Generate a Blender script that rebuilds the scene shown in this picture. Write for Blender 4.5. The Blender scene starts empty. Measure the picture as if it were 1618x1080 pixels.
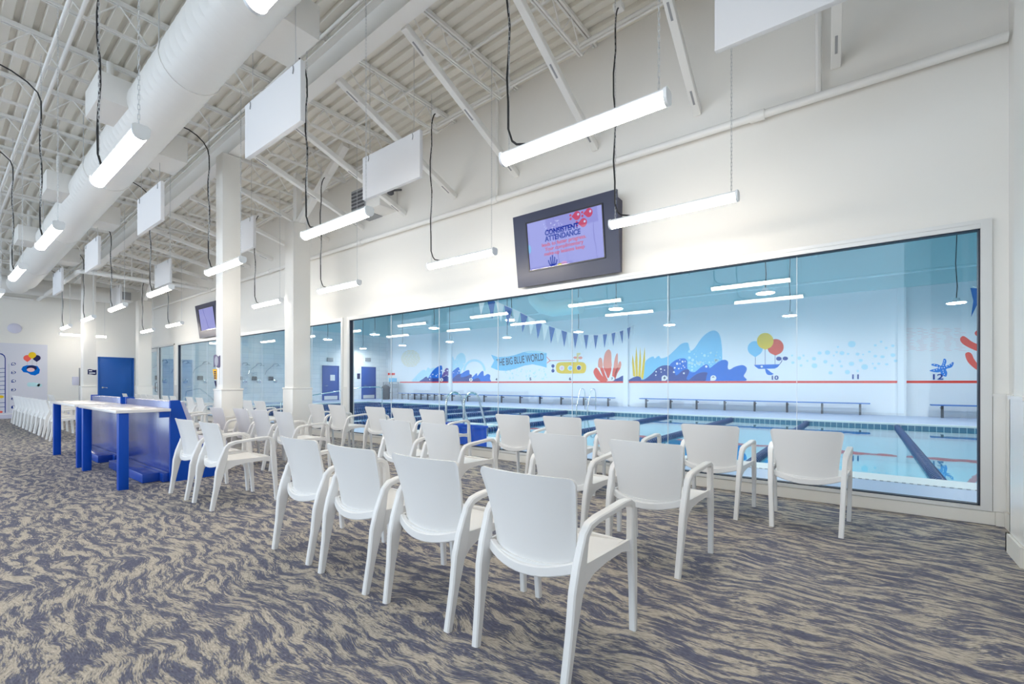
import bpy, bmesh, math, random
from mathutils import Vector, Matrix, Euler
random.seed(7)
SC = bpy.context.scene
COL = SC.collection
PI = math.pi

# ------------------------------------------------------------------ camera
H = 1.22
CS, SN = 0.7924, 0.6100          # wall direction in camera terms
FOC, CX, HY = 719.1, 809.0, 604.0
cam = bpy.data.cameras.new('camera')
cam.sensor_width = 36.0
cam.lens = FOC * 36.0 / 1618.0
cam.shift_y = (HY - 540.0) / 1618.0
cam.clip_start = 0.05
cam.clip_end = 200
camo = bpy.data.objects.new('camera', cam)
COL.objects.link(camo)
camo.location = (0, 0, H)
camo.rotation_euler = (PI / 2, 0, math.asin(SN))
SC.camera = camo

def on_y(px, py, Y):
    """the point of the vertical plane y=Y that a survey mark of the photograph falls on"""
    a = (px - CX) / FOC
    f = Y / (SN * a + CS)
    return Vector(((CS * a - SN) * f, Y, H + (HY - py) / FOC * f))

def on_x(px, py, X):
    a = (px - CX) / FOC
    f = X / (CS * a - SN)
    return Vector((X, (SN * a + CS) * f, H + (HY - py) / FOC * f))

# ------------------------------------------------------------------ materials
def new_mat(name):
    m = bpy.data.materials.new(name)
    m.use_nodes = True
    nt = m.node_tree
    b = nt.nodes.get('Principled BSDF')
    return m, nt, b

def paint(name, col, rough=0.5, metal=0.0, spec=0.5, bump=0.0, bscale=60.0, coat=0.0):
    m, nt, b = new_mat(name)
    b.inputs['Base Color'].default_value = (*col, 1)
    b.inputs['Roughness'].default_value = rough
    b.inputs['Metallic'].default_value = metal
    b.inputs['Specular IOR Level'].default_value = spec
    b.inputs['Coat Weight'].default_value = coat; b.inputs['Coat Roughness'].default_value = .22
    if bump > 0:
        tc = nt.nodes.new('ShaderNodeTexCoord')
        n = nt.nodes.new('ShaderNodeTexNoise')
        n.inputs['Scale'].default_value = bscale
        n.inputs['Detail'].default_value = 3
        bp = nt.nodes.new('ShaderNodeBump')
        bp.inputs['Strength'].default_value = bump
        bp.inputs['Distance'].default_value = 0.01
        nt.links.new(tc.outputs['Object'], n.inputs['Vector'])
        nt.links.new(n.outputs['Fac'], bp.inputs['Height'])
        nt.links.new(bp.outputs['Normal'], b.inputs['Normal'])
    return m

def glow(name, col, s):
    m, nt, b = new_mat(name)
    nt.nodes.remove(b)
    e = nt.nodes.new('ShaderNodeEmission')
    e.inputs['Color'].default_value = (*col, 1)
    e.inputs['Strength'].default_value = s
    nt.links.new(e.outputs[0], nt.nodes['Material Output'].inputs[0])
    return m

M = {}
M['wall'] = paint('white_wall_paint', (.86, .845, .81), .55, bump=.03, bscale=120)
M['wallgrey'] = paint('grey_white_wall_paint', (.80, .80, .78), .5)
M['wains'] = paint('glossy_white_wainscot', (.83, .815, .785), .22)
M['base'] = paint('white_base_board', (.80, .775, .72), .35)
M['steel'] = paint('white_painted_steel', (.87, .865, .845), .4)
M['deck'] = paint('painted_roof_deck', (.83, .80, .73), .6)
M['duct'] = paint('white_painted_duct', (.82, .81, .785), .45)
M['panel'] = paint('white_acoustic_panel', (.78, .78, .80), .9)
M['chair'] = paint('white_moulded_plastic', (.81, .805, .80), .36)
M['black'] = paint('black_cable', (.012, .012, .014), .5)
M['chain'] = paint('zinc_chain', (.62, .63, .64), .4, metal=.3)
M['lamp'] = paint('white_lamp_housing', (.84, .87, .90), .4)
M['alu'] = paint('brushed_aluminium', (.76, .76, .75), .35, metal=.2)
M['gasket'] = paint('dark_gasket', (.012, .018, .04), .5)
M['blue'] = paint('blue_lacquer', (.001, .068, .45), .4, spec=.3)
M['bluedark'] = paint('blue_lacquer_gloss', (.012, .07, .42), .22)
M['bluepanel'] = paint('blue_gloss_laminate', (.04, .075, .34), .25, spec=.7, coat=1.0)
M['top'] = paint('white_counter_top', (.82, .80, .80), .18)
M['lav'] = paint('pale_lavender_vinyl', (.66, .66, .80), .35)
M['navy'] = paint('navy_tv_surround', (.028, .033, .075), .35)
M['bezel'] = paint('black_screen_bezel', (.008, .008, .012), .3)
M['doorblue'] = paint('blue_door_paint', (.005, .10, .42), .4)
M['doorblue2'] = paint('pool_door_blue_paint', (.04, .10, .38), .4)
M['chrome'] = paint('polished_steel', (.72, .73, .74), .18, metal=.95)
M['grey'] = paint('mid_grey_plastic', (.35, .36, .38), .5)
M['dgrey'] = paint('dark_grey_plastic', (.10, .105, .12), .5)
M['white'] = paint('plain_white', (.86, .86, .86), .5)
M['poolwall'] = paint('pool_wall_white', (.84, .87, .90), .4)
M['teal'] = paint('pale_teal_roof_shade', (.60, .81, .83), .6)  # bluish shade high in the pool hall, put into the colour
M['pooldeck'] = paint('pool_deck_coating', (.50, .58, .76), .4, bump=.05, bscale=200)
M['coping'] = paint('white_gutter_grate', (.86, .87, .87), .5)
M['bin'] = paint('blue_crate_plastic', (.005, .10, .62), .4)
M['ropeblue'] = paint('lane_rope_blue', (.001, .05, .20), .4)
M['flagblue'] = paint('blue_pennant_cloth', (.004, .12, .42), .7)
M['bench'] = paint('blue_bench_slat', (.03, .17, .52), .4)

# mural / graphic paints
for n, c in dict(m_light=(.22, .60, .86), m_pale=(.50, .78, .90), m_blue=(0, .16, .66), m_navy=(.018, .055, .30),
                 m_red=(.82, .085, .045), m_salmon=(.90, .33, .24), m_yellow=(.88, .60, .03), m_coral=(.93, .15, .12),
                 m_white=(.85, .87, .90), m_bubble=(.52, .80, .90), m_line=(.85, .06, .04), m_star=(.05, .25, .75),
                 m_purple=(.16, .10, .34), m_panel=(.72, .73, .82), m_cloud=(.55, .82, .88), m_orange=(.85, .38, .04),
                 m_dark=(.02, .025, .10), m_grey=(.45, .46, .52), m_plum=(.17, .15, .24), m_amber=(.85, .47, .04),
                 m_sun=(.86, .72, .30), m_pink=(.86, .60, .62)).items():
    M[n] = paint(n[2:] + '_mural_paint', c, .6, spec=.12)

def carpet():
    m, nt, b = new_mat('wave_pattern_carpet')
    N, L = nt.nodes, nt.links
    tc = N.new('ShaderNodeTexCoord')
    # slow warp of the plane so that the streaks wander
    w = N.new('ShaderNodeTexNoise'); w.inputs['Scale'].default_value = 1.7; w.inputs['Detail'].default_value = 2
    L.new(tc.outputs['Object'], w.inputs['Vector'])
    sub = N.new('ShaderNodeVectorMath'); sub.operation = 'SUBTRACT'; sub.inputs[1].default_value = (.5, .5, .5)
    L.new(w.outputs['Color'], sub.inputs[0])
    scl = N.new('ShaderNodeVectorMath'); scl.operation = 'MULTIPLY'; scl.inputs[1].default_value = (.22, .34, 0)
    L.new(sub.outputs[0], scl.inputs[0])
    add = N.new('ShaderNodeVectorMath'); add.operation = 'ADD'
    L.new(tc.outputs['Object'], add.inputs[0]); L.new(scl.outputs[0], add.inputs[1])
    mp = N.new('ShaderNodeMapping'); mp.inputs['Scale'].default_value = (4.9, 20, 1); mp.inputs['Rotation'].default_value = (0, 0, math.radians(-6))
    L.new(add.outputs[0], mp.inputs['Vector'])
    n1 = N.new('ShaderNodeTexNoise'); n1.inputs['Scale'].default_value = 1.0; n1.inputs['Detail'].default_value = 6
    n1.inputs['Roughness'].default_value = .66; n1.inputs['Distortion'].default_value = .45
    L.new(mp.outputs[0], n1.inputs['Vector'])
    # brush-like frayed edges
    mp2 = N.new('ShaderNodeMapping'); mp2.inputs['Scale'].default_value = (19, 150, 1); mp2.inputs['Rotation'].default_value = (0, 0, math.radians(24))
    L.new(add.outputs[0], mp2.inputs['Vector'])
    n2 = N.new('ShaderNodeTexNoise'); n2.inputs['Scale'].default_value = 1.0; n2.inputs['Detail'].default_value = 5; n2.inputs['Roughness'].default_value = .72
    L.new(mp2.outputs[0], n2.inputs['Vector'])
    mx = N.new('ShaderNodeMath'); mx.operation = 'MULTIPLY_ADD'; mx.inputs[1].default_value = .55
    L.new(n2.outputs['Fac'], mx.inputs[0]); L.new(n1.outputs['Fac'], mx.inputs[2])
    r = N.new('ShaderNodeValToRGB')
    e = r.color_ramp.elements
    e[0].position = .66; e[0].color = (.125, .130, .185, 1)
    e[1].position = .88; e[1].color = (.50, .45, .385, 1)
    for p, c in ((.735, (.145, .148, .20, 1)), (.775, (.215, .21, .225, 1)), (.805, (.41, .37, .32, 1))):
        k = e.new(p); k.color = c
    L.new(mx.outputs[0], r.inputs['Fac'])
    # pile grain
    n3 = N.new('ShaderNodeTexNoise'); n3.inputs['Scale'].default_value = 260; n3.inputs['Detail'].default_value = 2
    L.new(tc.outputs['Object'], n3.inputs['Vector'])
    bp = N.new('ShaderNodeBump'); bp.inputs['Strength'].default_value = .35; bp.inputs['Distance'].default_value = .004
    L.new(n3.outputs['Fac'], bp.inputs['Height']); L.new(bp.outputs[0], b.inputs['Normal'])
    n4 = N.new('ShaderNodeTexNoise'); n4.inputs['Scale'].default_value = 1.0; n4.inputs['Detail'].default_value = 3
    mp4 = N.new('ShaderNodeMapping'); mp4.inputs['Scale'].default_value = (38, 150, 1); mp4.inputs['Rotation'].default_value = (0, 0, math.radians(-30))
    L.new(add.outputs[0], mp4.inputs['Vector']); L.new(mp4.outputs[0], n4.inputs['Vector'])
    mr = N.new('ShaderNodeMapRange'); mr.inputs['From Min'].default_value = .3; mr.inputs['From Max'].default_value = .7
    mr.inputs['To Min'].default_value = .72; mr.inputs['To Max'].default_value = 1.28
    L.new(n4.outputs['Fac'], mr.inputs['Value'])
    vm = N.new('ShaderNodeVectorMath'); vm.operation = 'SCALE'
    L.new(r.outputs['Color'], vm.inputs[0]); L.new(mr.outputs[0], vm.inputs['Scale'])
    L.new(vm.outputs[0], b.inputs['Base Color'])
    b.inputs['Roughness'].default_value = .9
    b.inputs['Specular IOR Level'].default_value = .15
    return m
M['carpet'] = carpet()

def glass(name, tint, f0=.035, top=.9):
    m, nt, b = new_mat(name)
    nt.nodes.remove(b)
    N, L = nt.nodes, nt.links
    lw = N.new('ShaderNodeLayerWeight'); lw.inputs['Blend'].default_value = .5
    p = N.new('ShaderNodeMath'); p.operation = 'POWER'; p.inputs[1].default_value = 5.0
    L.new(lw.outputs['Facing'], p.inputs[0])
    s = N.new('ShaderNodeMath'); s.operation = 'MULTIPLY_ADD'; s.inputs[1].default_value = top; s.inputs[2].default_value = f0
    L.new(p.outputs[0], s.inputs[0])
    t = N.new('ShaderNodeBsdfTransparent'); t.inputs[0].default_value = (*tint, 1)
    g = N.new('ShaderNodeBsdfGlossy'); g.inputs['Roughness'].default_value = 0.0; g.inputs[0].default_value = (1, 1, 1, 1)
    mx = N.new('ShaderNodeMixShader')
    L.new(s.outputs[0], mx.inputs[0]); L.new(t.outputs[0], mx.inputs[1]); L.new(g.outputs[0], mx.inputs[2])
    L.new(mx.outputs[0], N['Material Output'].inputs[0])
    return m
M['glass'] = glass('window_glass', (.955, .985, .99), .026)

def water():
    m = glass('pool_water', (.70, .93, .97), .04, .85)
    nt = m.node_tree; N, L = nt.nodes, nt.links
    tc = N.new('ShaderNodeTexCoord'); n = N.new('ShaderNodeTexNoise'); n.inputs['Scale'].default_value = 1.3; n.inputs['Detail'].default_value = 2
    L.new(tc.outputs['Object'], n.inputs['Vector'])
    bp = N.new('ShaderNodeBump'); bp.inputs['Strength'].default_value = .035; bp.inputs['Distance'].default_value = .05
    L.new(n.outputs['Fac'], bp.inputs['Height'])
    for x in N:
        if x.type == 'BSDF_GLOSSY': L.new(bp.outputs[0], x.inputs['Normal'])
    return m
M['water'] = water()

def tile(name, c1, c2, sx, sy, mortar=.03, rough=.25):
    m, nt, b = new_mat(name)
    N, L = nt.nodes, nt.links
    tc = N.new('ShaderNodeTexCoord')
    sp = N.new('ShaderNodeSeparateXYZ'); L.new(tc.outputs['Object'], sp.inputs[0])
    ad = N.new('ShaderNodeMath'); ad.operation = 'ADD'; L.new(sp.outputs[0], ad.inputs[0]); L.new(sp.outputs[1], ad.inputs[1])
    cb = N.new('ShaderNodeCombineXYZ'); L.new(ad.outputs[0], cb.inputs[0]); L.new(sp.outputs[2], cb.inputs[1])
    br = N.new('ShaderNodeTexBrick'); br.offset = 0; br.inputs['Scale'].default_value = 1
    br.inputs['Brick Width'].default_value = sx; br.inputs['Row Height'].default_value = sy
    br.inputs['Mortar Size'].default_value = mortar * sx
    br.inputs['Color1'].default_value = (*c1, 1); br.inputs['Color2'].default_value = (*[x * .93 for x in c1], 1)
    br.inputs['Mortar'].default_value = (*c2, 1)
    L.new(cb.outputs[0], br.inputs['Vector']); L.new(br.outputs['Color'], b.inputs['Base Color'])
    b.inputs['Roughness'].default_value = rough
    return m
M['pooltile'] = tile('blue_waterline_tile', (.10, .22, .34), (.60, .70, .75), .155, .155, .05)
M['showertile'] = tile('white_shower_tile', (.88, .91, .92), (.62, .70, .74), .6, .3, .012)
M['poolbasin'] = paint('pool_basin_plaster', (.62, .86, .92), .6)

M['tube'] = glow('lit_diffuser', (1.0, .915, .80), 26.0)
M['bay'] = glow('lit_high_bay', (.97, .985, 1.0), 120.0)
M['screen'] = glow('lit_screen_blue', (.215, .225, .52), 1.0)
M['scr_text'] = glow('lit_screen_navy', (.004, .022, .26), 1.0)
M['scr_pink'] = glow('lit_screen_pink', (.40, .055, .12), 1.0)
M['scr_white'] = glow('lit_screen_pale', (.40, .43, .66), 1.0)
M['scr_cyan'] = glow('lit_screen_cyan', (.14, .34, .58), 1.0)
M['scr_yellow'] = glow('lit_screen_yellow', (.45, .40, .06), 1.0)
M['scr_rose'] = glow('lit_screen_rose', (.42, .23, .45), 1.0)
M['exit'] = glow('lit_exit_sign', (.9, .05, .03), 1.2)

# ------------------------------------------------------------------ mesh helpers
class MB:
    def __init__(s):
        s.v = []; s.f = []
    def add(s, vs, fs):
        o = len(s.v)
        s.v += [Vector(p) for p in vs]
        s.f += [tuple(i + o for i in f) for f in fs]
        return s
    def box(s, a, b):
        x0, y0, z0 = [min(a[i], b[i]) for i in range(3)]; x1, y1, z1 = [max(a[i], b[i]) for i in range(3)]
        return s.add([(x0, y0, z0), (x1, y0, z0), (x1, y1, z0), (x0, y1, z0), (x0, y0, z1), (x1, y0, z1), (x1, y1, z1), (x0, y1, z1)],
                     [(0, 3, 2, 1), (4, 5, 6, 7), (0, 1, 5, 4), (1, 2, 6, 5), (2, 3, 7, 6), (3, 0, 4, 7)])
    def bbox(s, a, b, r=.006):
        """box with chamfered edges"""
        bm = bmesh.new()
        bmesh.ops.create_cube(bm, size=1)
        for v in bm.verts:
            for i in range(3): v.co[i] = (a[i] + b[i]) / 2 + v.co[i] * abs(b[i] - a[i])
        bmesh.ops.bevel(bm, geom=bm.edges[:], offset=r, segments=2, affect='EDGES', profile=.5)
        bm.verts.index_update()
        s.add([v.co.copy() for v in bm.verts], [tuple(v.index for v in f.verts) for f in bm.faces])
        bm.free(); return s
    def tube(s, pts, r, n=8, caps=True, closed=False):
        pts = [Vector(p) for p in pts]
        rr = r if isinstance(r, (list, tuple)) else [r] * len(pts)
        o = len(s.v); m = len(pts)
        prev = None
        for i, p in enumerate(pts):
            if closed: t = pts[(i + 1) % m] - pts[i - 1]
            else: t = pts[min(i + 1, m - 1)] - pts[max(i - 1, 0)]
            t.normalize()
            if prev is None:
                up = Vector((0, 0, 1)) if abs(t.z) < .9 else Vector((1, 0, 0))
                u = t.cross(up).normalized()
            else:
                u = (prev - t * prev.dot(t)).normalized()
            prev = u; w = t.cross(u)
            for k in range(n):
                a = 2 * PI * k / n
                s.v.append(p + (u * math.cos(a) + w * math.sin(a)) * rr[i])
        for i in range(m if closed else m - 1):
            j = (i + 1) % m
            for k in range(n):
                s.f.append((o + i * n + k, o + j * n + k, o + j * n + (k + 1) % n, o + i * n + (k + 1) % n))
        if caps and not closed:
            s.f.append(tuple(o + k for k in range(n)))
            s.f.append(tuple(o + (m - 1) * n + k for k in reversed(range(n))))
        return s
    def sweep(s, pts, sizes, lat=(1, 0, 0), ch=.3):
        """rounded rectangular bar: sizes = (width along lat, depth)"""
        pts = [Vector(p) for p in pts]; lat = Vector(lat); o = len(s.v); m = len(pts)
        for i, p in enumerate(pts):
            t = (pts[min(i + 1, m - 1)] - pts[max(i - 1, 0)]).normalized()
            u = (lat - t * lat.dot(t)).normalized(); w = t.cross(u)
            a, b = sizes[i][0] / 2, sizes[i][1] / 2
            c = min(a, b) * ch * 1.2
            for x, y in ((a, b - c), (a - c, b), (-a + c, b), (-a, b - c), (-a, -b + c), (-a + c, -b), (a - c, -b), (a, -b + c)):
                s.v.append(p + u * x + w * y)
        for i in range(m - 1):
            for k in range(8):
                s.f.append((o + i * 8 + k, o + i * 8 + (k + 1) % 8, o + (i + 1) * 8 + (k + 1) % 8, o + (i + 1) * 8 + k))
        s.f.append(tuple(o + k for k in reversed(range(8)))); s.f.append(tuple(o + (m - 1) * 8 + k for k in range(8)))
        return s
    def bar(s, p, q, w, d=None, lat=(1, 0, 0)):
        d = d or w
        return s.sweep([p, q], [(w, d), (w, d)], lat, ch=.12)
    def prism(s, poly, vec):
        """extrude a planar outline by vec"""
        vec = Vector(vec); n = len(poly)
        P = [Vector(p) for p in poly]
        return s.add(P + [p + vec for p in P], [tuple(range(n)), tuple(range(2 * n - 1, n - 1, -1))] +
                     [(i, i + n, (i + 1) % n + n, (i + 1) % n) for i in range(n)])
    def lathe(s, prof, c, n=20, axis='Z'):
        o = len(s.v); c = Vector(c)
        for r, z in prof:
            for k in range(n):
                a = 2 * PI * k / n
                d = {'Z': Vector((r * math.cos(a), r * math.sin(a), z)), 'Y': Vector((r * math.cos(a), z, r * math.sin(a))),
                     'X': Vector((z, r * math.cos(a), r * math.sin(a)))}[axis]
                s.v.append(c + d)
        for i in range(len(prof) - 1):
            for k in range(n):
                s.f.append((o + i * n + k, o + i * n + (k + 1) % n, o + (i + 1) * n + (k + 1) % n, o + (i + 1) * n + k))
        s.f.append(tuple(o + k for k in reversed(range(n)))); s.f.append(tuple(o + (len(prof) - 1) * n + k for k in range(n)))
        return s
    def grid(s, fn, nu, nv, thick=None):
        """surface fn(u,v)->point; thick = vector offset of the second skin"""
        P = [[Vector(fn(i / nu, j / nv)) for i in range(nu + 1)] for j in range(nv + 1)]
        flat = [p for row in P for p in row]; w = nu + 1
        fs = [(j * w + i, j * w + i + 1, (j + 1) * w + i + 1, (j + 1) * w + i) for j in range(nv) for i in range(nu)]
        if thick is None: return s.add(flat, fs)
        t = Vector(thick); k = len(flat)
        rim = [i for i in range(nu)] + [j * w + nu for j in range(nv)] + [nv * w + i for i in range(nu, 0, -1)] + [j * w for j in range(nv, 0, -1)]
        return s.add(flat + [p + t for p in flat], fs + [tuple(i + k for i in reversed(f)) for f in fs] +
                     [(rim[i], rim[i] + k, rim[(i + 1) % len(rim)] + k, rim[(i + 1) % len(rim)]) for i in range(len(rim))])

def link(name, me, mat, parent=None, loc=None):
    o = bpy.data.objects.new(name, me)
    COL.objects.link(o)
    if mat is not None:
        me.materials.clear(); me.materials.append(mat)
    if parent is not None: o.parent = parent
    if loc is not None: o.location = loc
    return o

def origin_of(o):
    v = Vector((0, 0, 0))
    while o is not None:
        v += o.location; o = o.parent
    return v

def build(name, mb, mat, parent=None, smooth=True, local=False, kind=None):
    """one mesh object; world coordinates unless local (the parent's offset is taken out)"""
    off = Vector((0, 0, 0)) if (local or parent is None) else origin_of(parent)
    me = bpy.data.meshes.new(name)
    me.from_pydata([tuple(v - off) for v in mb.v], [], mb.f)
    bm = bmesh.new(); bm.from_mesh(me)
    bmesh.ops.recalc_face_normals(bm, faces=bm.faces[:])
    bm.to_mesh(me); bm.free()
    if smooth:
        for p in me.polygons: p.use_smooth = True
        me.set_sharp_from_angle(angle=math.radians(38))
    o = link(name, me, mat, parent)
    if kind: o['kind'] = kind
    return o

def struct(name, mb, mat, parent=None, smooth=False):
    o = build(name, mb, mat, parent, smooth)
    if parent is None: o['kind'] = 'structure'
    return o

def thing(name, label, cat, loc=(0, 0, 0), rot=(0, 0, 0), group=None):
    o = bpy.data.objects.new(name, None)
    o.empty_display_size = .1
    COL.objects.link(o)
    o.location = loc; o.rotation_euler = rot
    o['label'] = label; o['category'] = cat; o['kind'] = 'thing'
    if group: o['group'] = group
    return o

def tag(o, label, cat, group=None):
    o['label'] = label; o['category'] = cat; o['kind'] = 'thing'
    if group: o['group'] = group
    return o

def dup(root, loc, label, group=None):
    r = root.copy(); COL.objects.link(r)
    r.location = loc; r['label'] = label
    if group: r['group'] = group
    for ch in list(root.children):
        c = ch.copy(); COL.objects.link(c); c.parent = r
        for g in list(ch.children):
            d = g.copy(); COL.objects.link(d); d.parent = c
    return r

def text(name, body, size, mat, parent, loc, rot=(PI / 2, 0, 0), bold=0.0, sx=1.0, spacing=1.0, align='CENTER', extrude=.001):
    cu = bpy.data.curves.new(name, 'FONT')
    cu.body = body; cu.size = size; cu.align_x = align; cu.align_y = 'CENTER'
    cu.dimensions = '2D'; cu.fill_mode = 'BOTH'; cu.extrude = extrude; cu.offset = bold; cu.space_character = spacing
    tmp = bpy.data.objects.new('text_source', cu); COL.objects.link(tmp)
    bpy.context.view_layer.update()
    me = bpy.data.meshes.new_from_object(tmp.evaluated_get(bpy.context.evaluated_depsgraph_get()))
    bpy.data.objects.remove(tmp)
    me.name = name
    o = link(name, me, mat, parent, loc)
    o.rotation_euler = rot; o.scale = (sx, 1, 1)
    return o

ORD = 'first second third fourth fifth sixth seventh eighth ninth tenth eleventh twelfth thirteenth fourteenth fifteenth sixteenth seventeenth eighteenth nineteenth twentieth'.split()

# ------------------------------------------------------------------ the room
XL, XR = -23.0, 0.98             # far wall and right wall
YW = 5.61                        # face of the wall with the pool windows
YN = -6.5                        # open front of the lobby
WT = .14                         # wall thickness
SL = .038                        # fall of the roof
def zdeck(x): return 5.78 + SL * (x + 4.06)

struct('floor', MB().box((XL - .2, YN - 6, -.2), (XR + 9, YW + WT, 0)), M['carpet'])

# wall with openings: window_1, window_2 and the door unit
W1 = (-8.77, .88); W2 = (-19.42, -8.95); D1 = (-22.85, -19.72)
ZB, ZT = .118, 2.63
mb = MB()
mb.box((XL - .2, YW, ZT), (XR + .2, YW + WT, 6.4))
mb.box((W1[1], YW, 0), (XR + .2, YW + WT, ZT))
mb.box((W2[1], YW, 0), (W1[0], YW + WT, ZT))
mb.box((D1[1], YW, 0), (W2[0], YW + WT, ZT))
mb.box((XL - .2, YW, 0), (D1[0], YW + WT, ZT))
mb.box((W1[0], YW, 0), (W1[1], YW + WT, ZB))
mb.box((W2[0], YW, 0), (W2[1], YW + WT, ZB))
struct('wall_right', mb, M['wall'])
mb = MB()
for a, b in ((W1[1] + .005, XR), (W2[1], W1[0] - .003), (D1[1] + .004, W2[0] - .004)):
    mb.box((a, YW - .012, .12), (b, YW, 1.10)); mb.box((a - .004, YW - .018, 1.10), (b, YW, 1.125))
struct('trim_1', mb, M['wains'])
mb = MB()
for a, b in ((-19.70, .90),):
    mb.bbox((a, YW - .016, 0), (b, YW - .0005, .112), .004)
mb.box((.90, YW - .03, 0), (XR, YW - .0125, .118))
struct('baseboard_right', mb, M['base'])

# far wall and its trim
struct('wall_back', MB().box((XL - .15, YN, 0), (XL, YW, 6.4)), M['wall'])
mb = MB(); mb.box((XL, 2.80, .12), (XL + .012, 3.70, 1.12)); mb.box((XL, 2.80, 1.10), (XL + .018, 3.70, 1.125))
mb.box((XL, 5.0, .12), (XL + .012, 5.58, 1.12))
struct('trim_2', mb, M['wall'])
struct('baseboard_back', MB().box((XL, YN, 0), (XL + .05, 3.7, .14)), M['lav'])
# side wall at the right edge with two shallow pilasters
mb = MB()
mb.box((XR, YN, 0), (XR + .15, YW, 6.4))
mb.box((.86, 4.43, 0), (XR, 4.77, 6.3))
mb.box((.70, 1.9, 0), (XR, 3.35, 6.3))
struct('wall_front', mb, M['wallgrey'])
mb = MB()
mb.box((.84, 4.42, .14), (.859, 4.785, 1.10)); mb.box((.832, 4.41, 1.10), (.859, 4.79, 1.125)); mb.box((.84, 4.771, .14), (.97, 4.785, 1.10))
mb.box((.68, 1.9, .14), (.699, 3.365, 1.12)); mb.box((.68, 3.351, .14), (.97, 3.365, 1.12))
mb.box((.963, 3.37, .14), (.979, 4.41, 1.12)); mb.box((.963, 4.79, .14), (.979, 5.59, 1.12))
struct('trim_3', mb, M['wains'])
mb = MB()
mb.box((.822, 4.41, 0), (.858, 4.80, .135)); mb.box((.822, 4.771, 0), (.97, 4.80, .135))
mb.box((.655, 1.9, 0), (.698, 3.38, .135)); mb.box((.655, 3.351, 0), (.97, 3.38, .135)); mb.box((.95, 3.39, 0), (.979, 4.40, .135)); mb.box((.95, 4.81, 0), (.979, 5.57, .135))
struct('baseboard_front', mb, M['base'])

# corrugated roof deck, ribs along the room
mb = MB()
prof = []
y = YN - .5
while y < YW + .1:
    prof += [(y, 0), (y + .088, 0), (y + .103, .045), (y + .150, .045)]; y += .165
xs = (XL - .1, XR + .15)
n = len(prof)
for x in xs:
    mb.v += [Vector((x, p[0], zdeck(x) + p[1])) for p in prof]
mb.f += [(i, i + 1, n + i + 1, n + i) for i in range(n - 1)]
mb2 = MB(); o = 0
struct('ceiling', mb, M['deck'])
# roof boards above the deck (keeps daylight out)
struct('roof', MB().add([(XL - .2, YN - .5, zdeck(XL) + .1), (XR + .2, YN - .5, zdeck(XR) + .1), (XR + .2, YW + .2, zdeck(XR) + .1), (XL - .2, YW + .2, zdeck(XL) + .1),
                         (XL - .2, YN - .5, zdeck(XL) + .25), (XR + .2, YN - .5, zdeck(XR) + .25), (XR + .2, YW + .2, zdeck(XR) + .25), (XL - .2, YW + .2, zdeck(XL) + .25)],
                        [(0, 3, 2, 1), (4, 5, 6, 7), (0, 1, 5, 4), (1, 2, 6, 5), (2, 3, 7, 6), (3, 0, 4, 7)]), M['deck'])

# ------------------------------------------------------------------ roof joists, main beam, braces
BY0, BY1 = 3.15, 3.33            # beam flange
def zbeam(x): return 5.255 + SL * (x + 3.56)
def joist(k, x, ya, yb, where, grp):
    z = zdeck(x)
    r = thing('roof_joist', 'white open-web roof joist, %s from the camera %s' % (ORD[k], where), 'joist', (x, (ya + yb) / 2, z - .5), group=grp)
    mb = MB()
    mb.box((x - .035, ya, z - .052), (x - .008, yb, z - .003)); mb.box((x + .008, ya, z - .052), (x + .035, yb, z - .003))
    build('top_chord', mb, M['steel'], r, False)
    mb = MB()
    a, b = ya + .45, yb - .40
    zb = z - .40
    mb.box((x - .028, a, zb), (x - .008, b, zb + .028)); mb.box((x + .008, a, zb), (x + .028, b, zb + .028))
    build('bottom_chord', mb, M['steel'], r, False)
    mb = MB()
    pts = [(x, ya + .05, z - .03)]
    nseg = max(2, int(round((b - a) / .55)))
    for i in range(nseg + 1):
        yy = a + (b - a) * i / nseg
        pts.append((x, yy, zb + .014))
        if i < nseg: pts.append((x, yy + (b - a) / nseg / 2, z - .04))
    pts.append((x, yb - .04, z - .03))
    for p, q in zip(pts, pts[1:]): mb.tube([p, q], .009, 6)
    build('web', mb, M['steel'], r)
XK = [-.21 - 1.335 * k for k in range(17)]
for k, x in enumerate(XK):
    joist(k, x, -2.2, BY1 - .08, 'on the duct side of the main beam', 'roof joists beside the duct')
    joist(k, x, BY1 - .04, YW - .01, 'between the main beam and the window wall', 'roof joists toward the window wall')

mb = MB()
def slab(mb, x0, x1, ya, yb, za, zb):
    mb.add([(x0, ya, zbeam(x0) + za), (x1, ya, zbeam(x1) + za), (x1, yb, zbeam(x1) + za), (x0, yb, zbeam(x0) + za),
            (x0, ya, zbeam(x0) + zb), (x1, ya, zbeam(x1) + zb), (x1, yb, zbeam(x1) + zb), (x0, yb, zbeam(x0) + zb)],
           [(0, 3, 2, 1), (4, 5, 6, 7), (0, 1, 5, 4), (1, 2, 6, 5), (2, 3, 7, 6), (3, 0, 4, 7)])
XB0, XB1 = -21.2, .69
slab(mb, XB0, XB1, BY0, BY1, 0, .022); slab(mb, XB0, XB1, BY0 + .082, BY1 - .082, .022, .36); slab(mb, XB0, XB1, BY0, BY1, .36, .382)
tag(build('steel_beam', mb, M['steel'], None, False), 'long white steel I-beam running down the room under the joists', 'beam')

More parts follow.
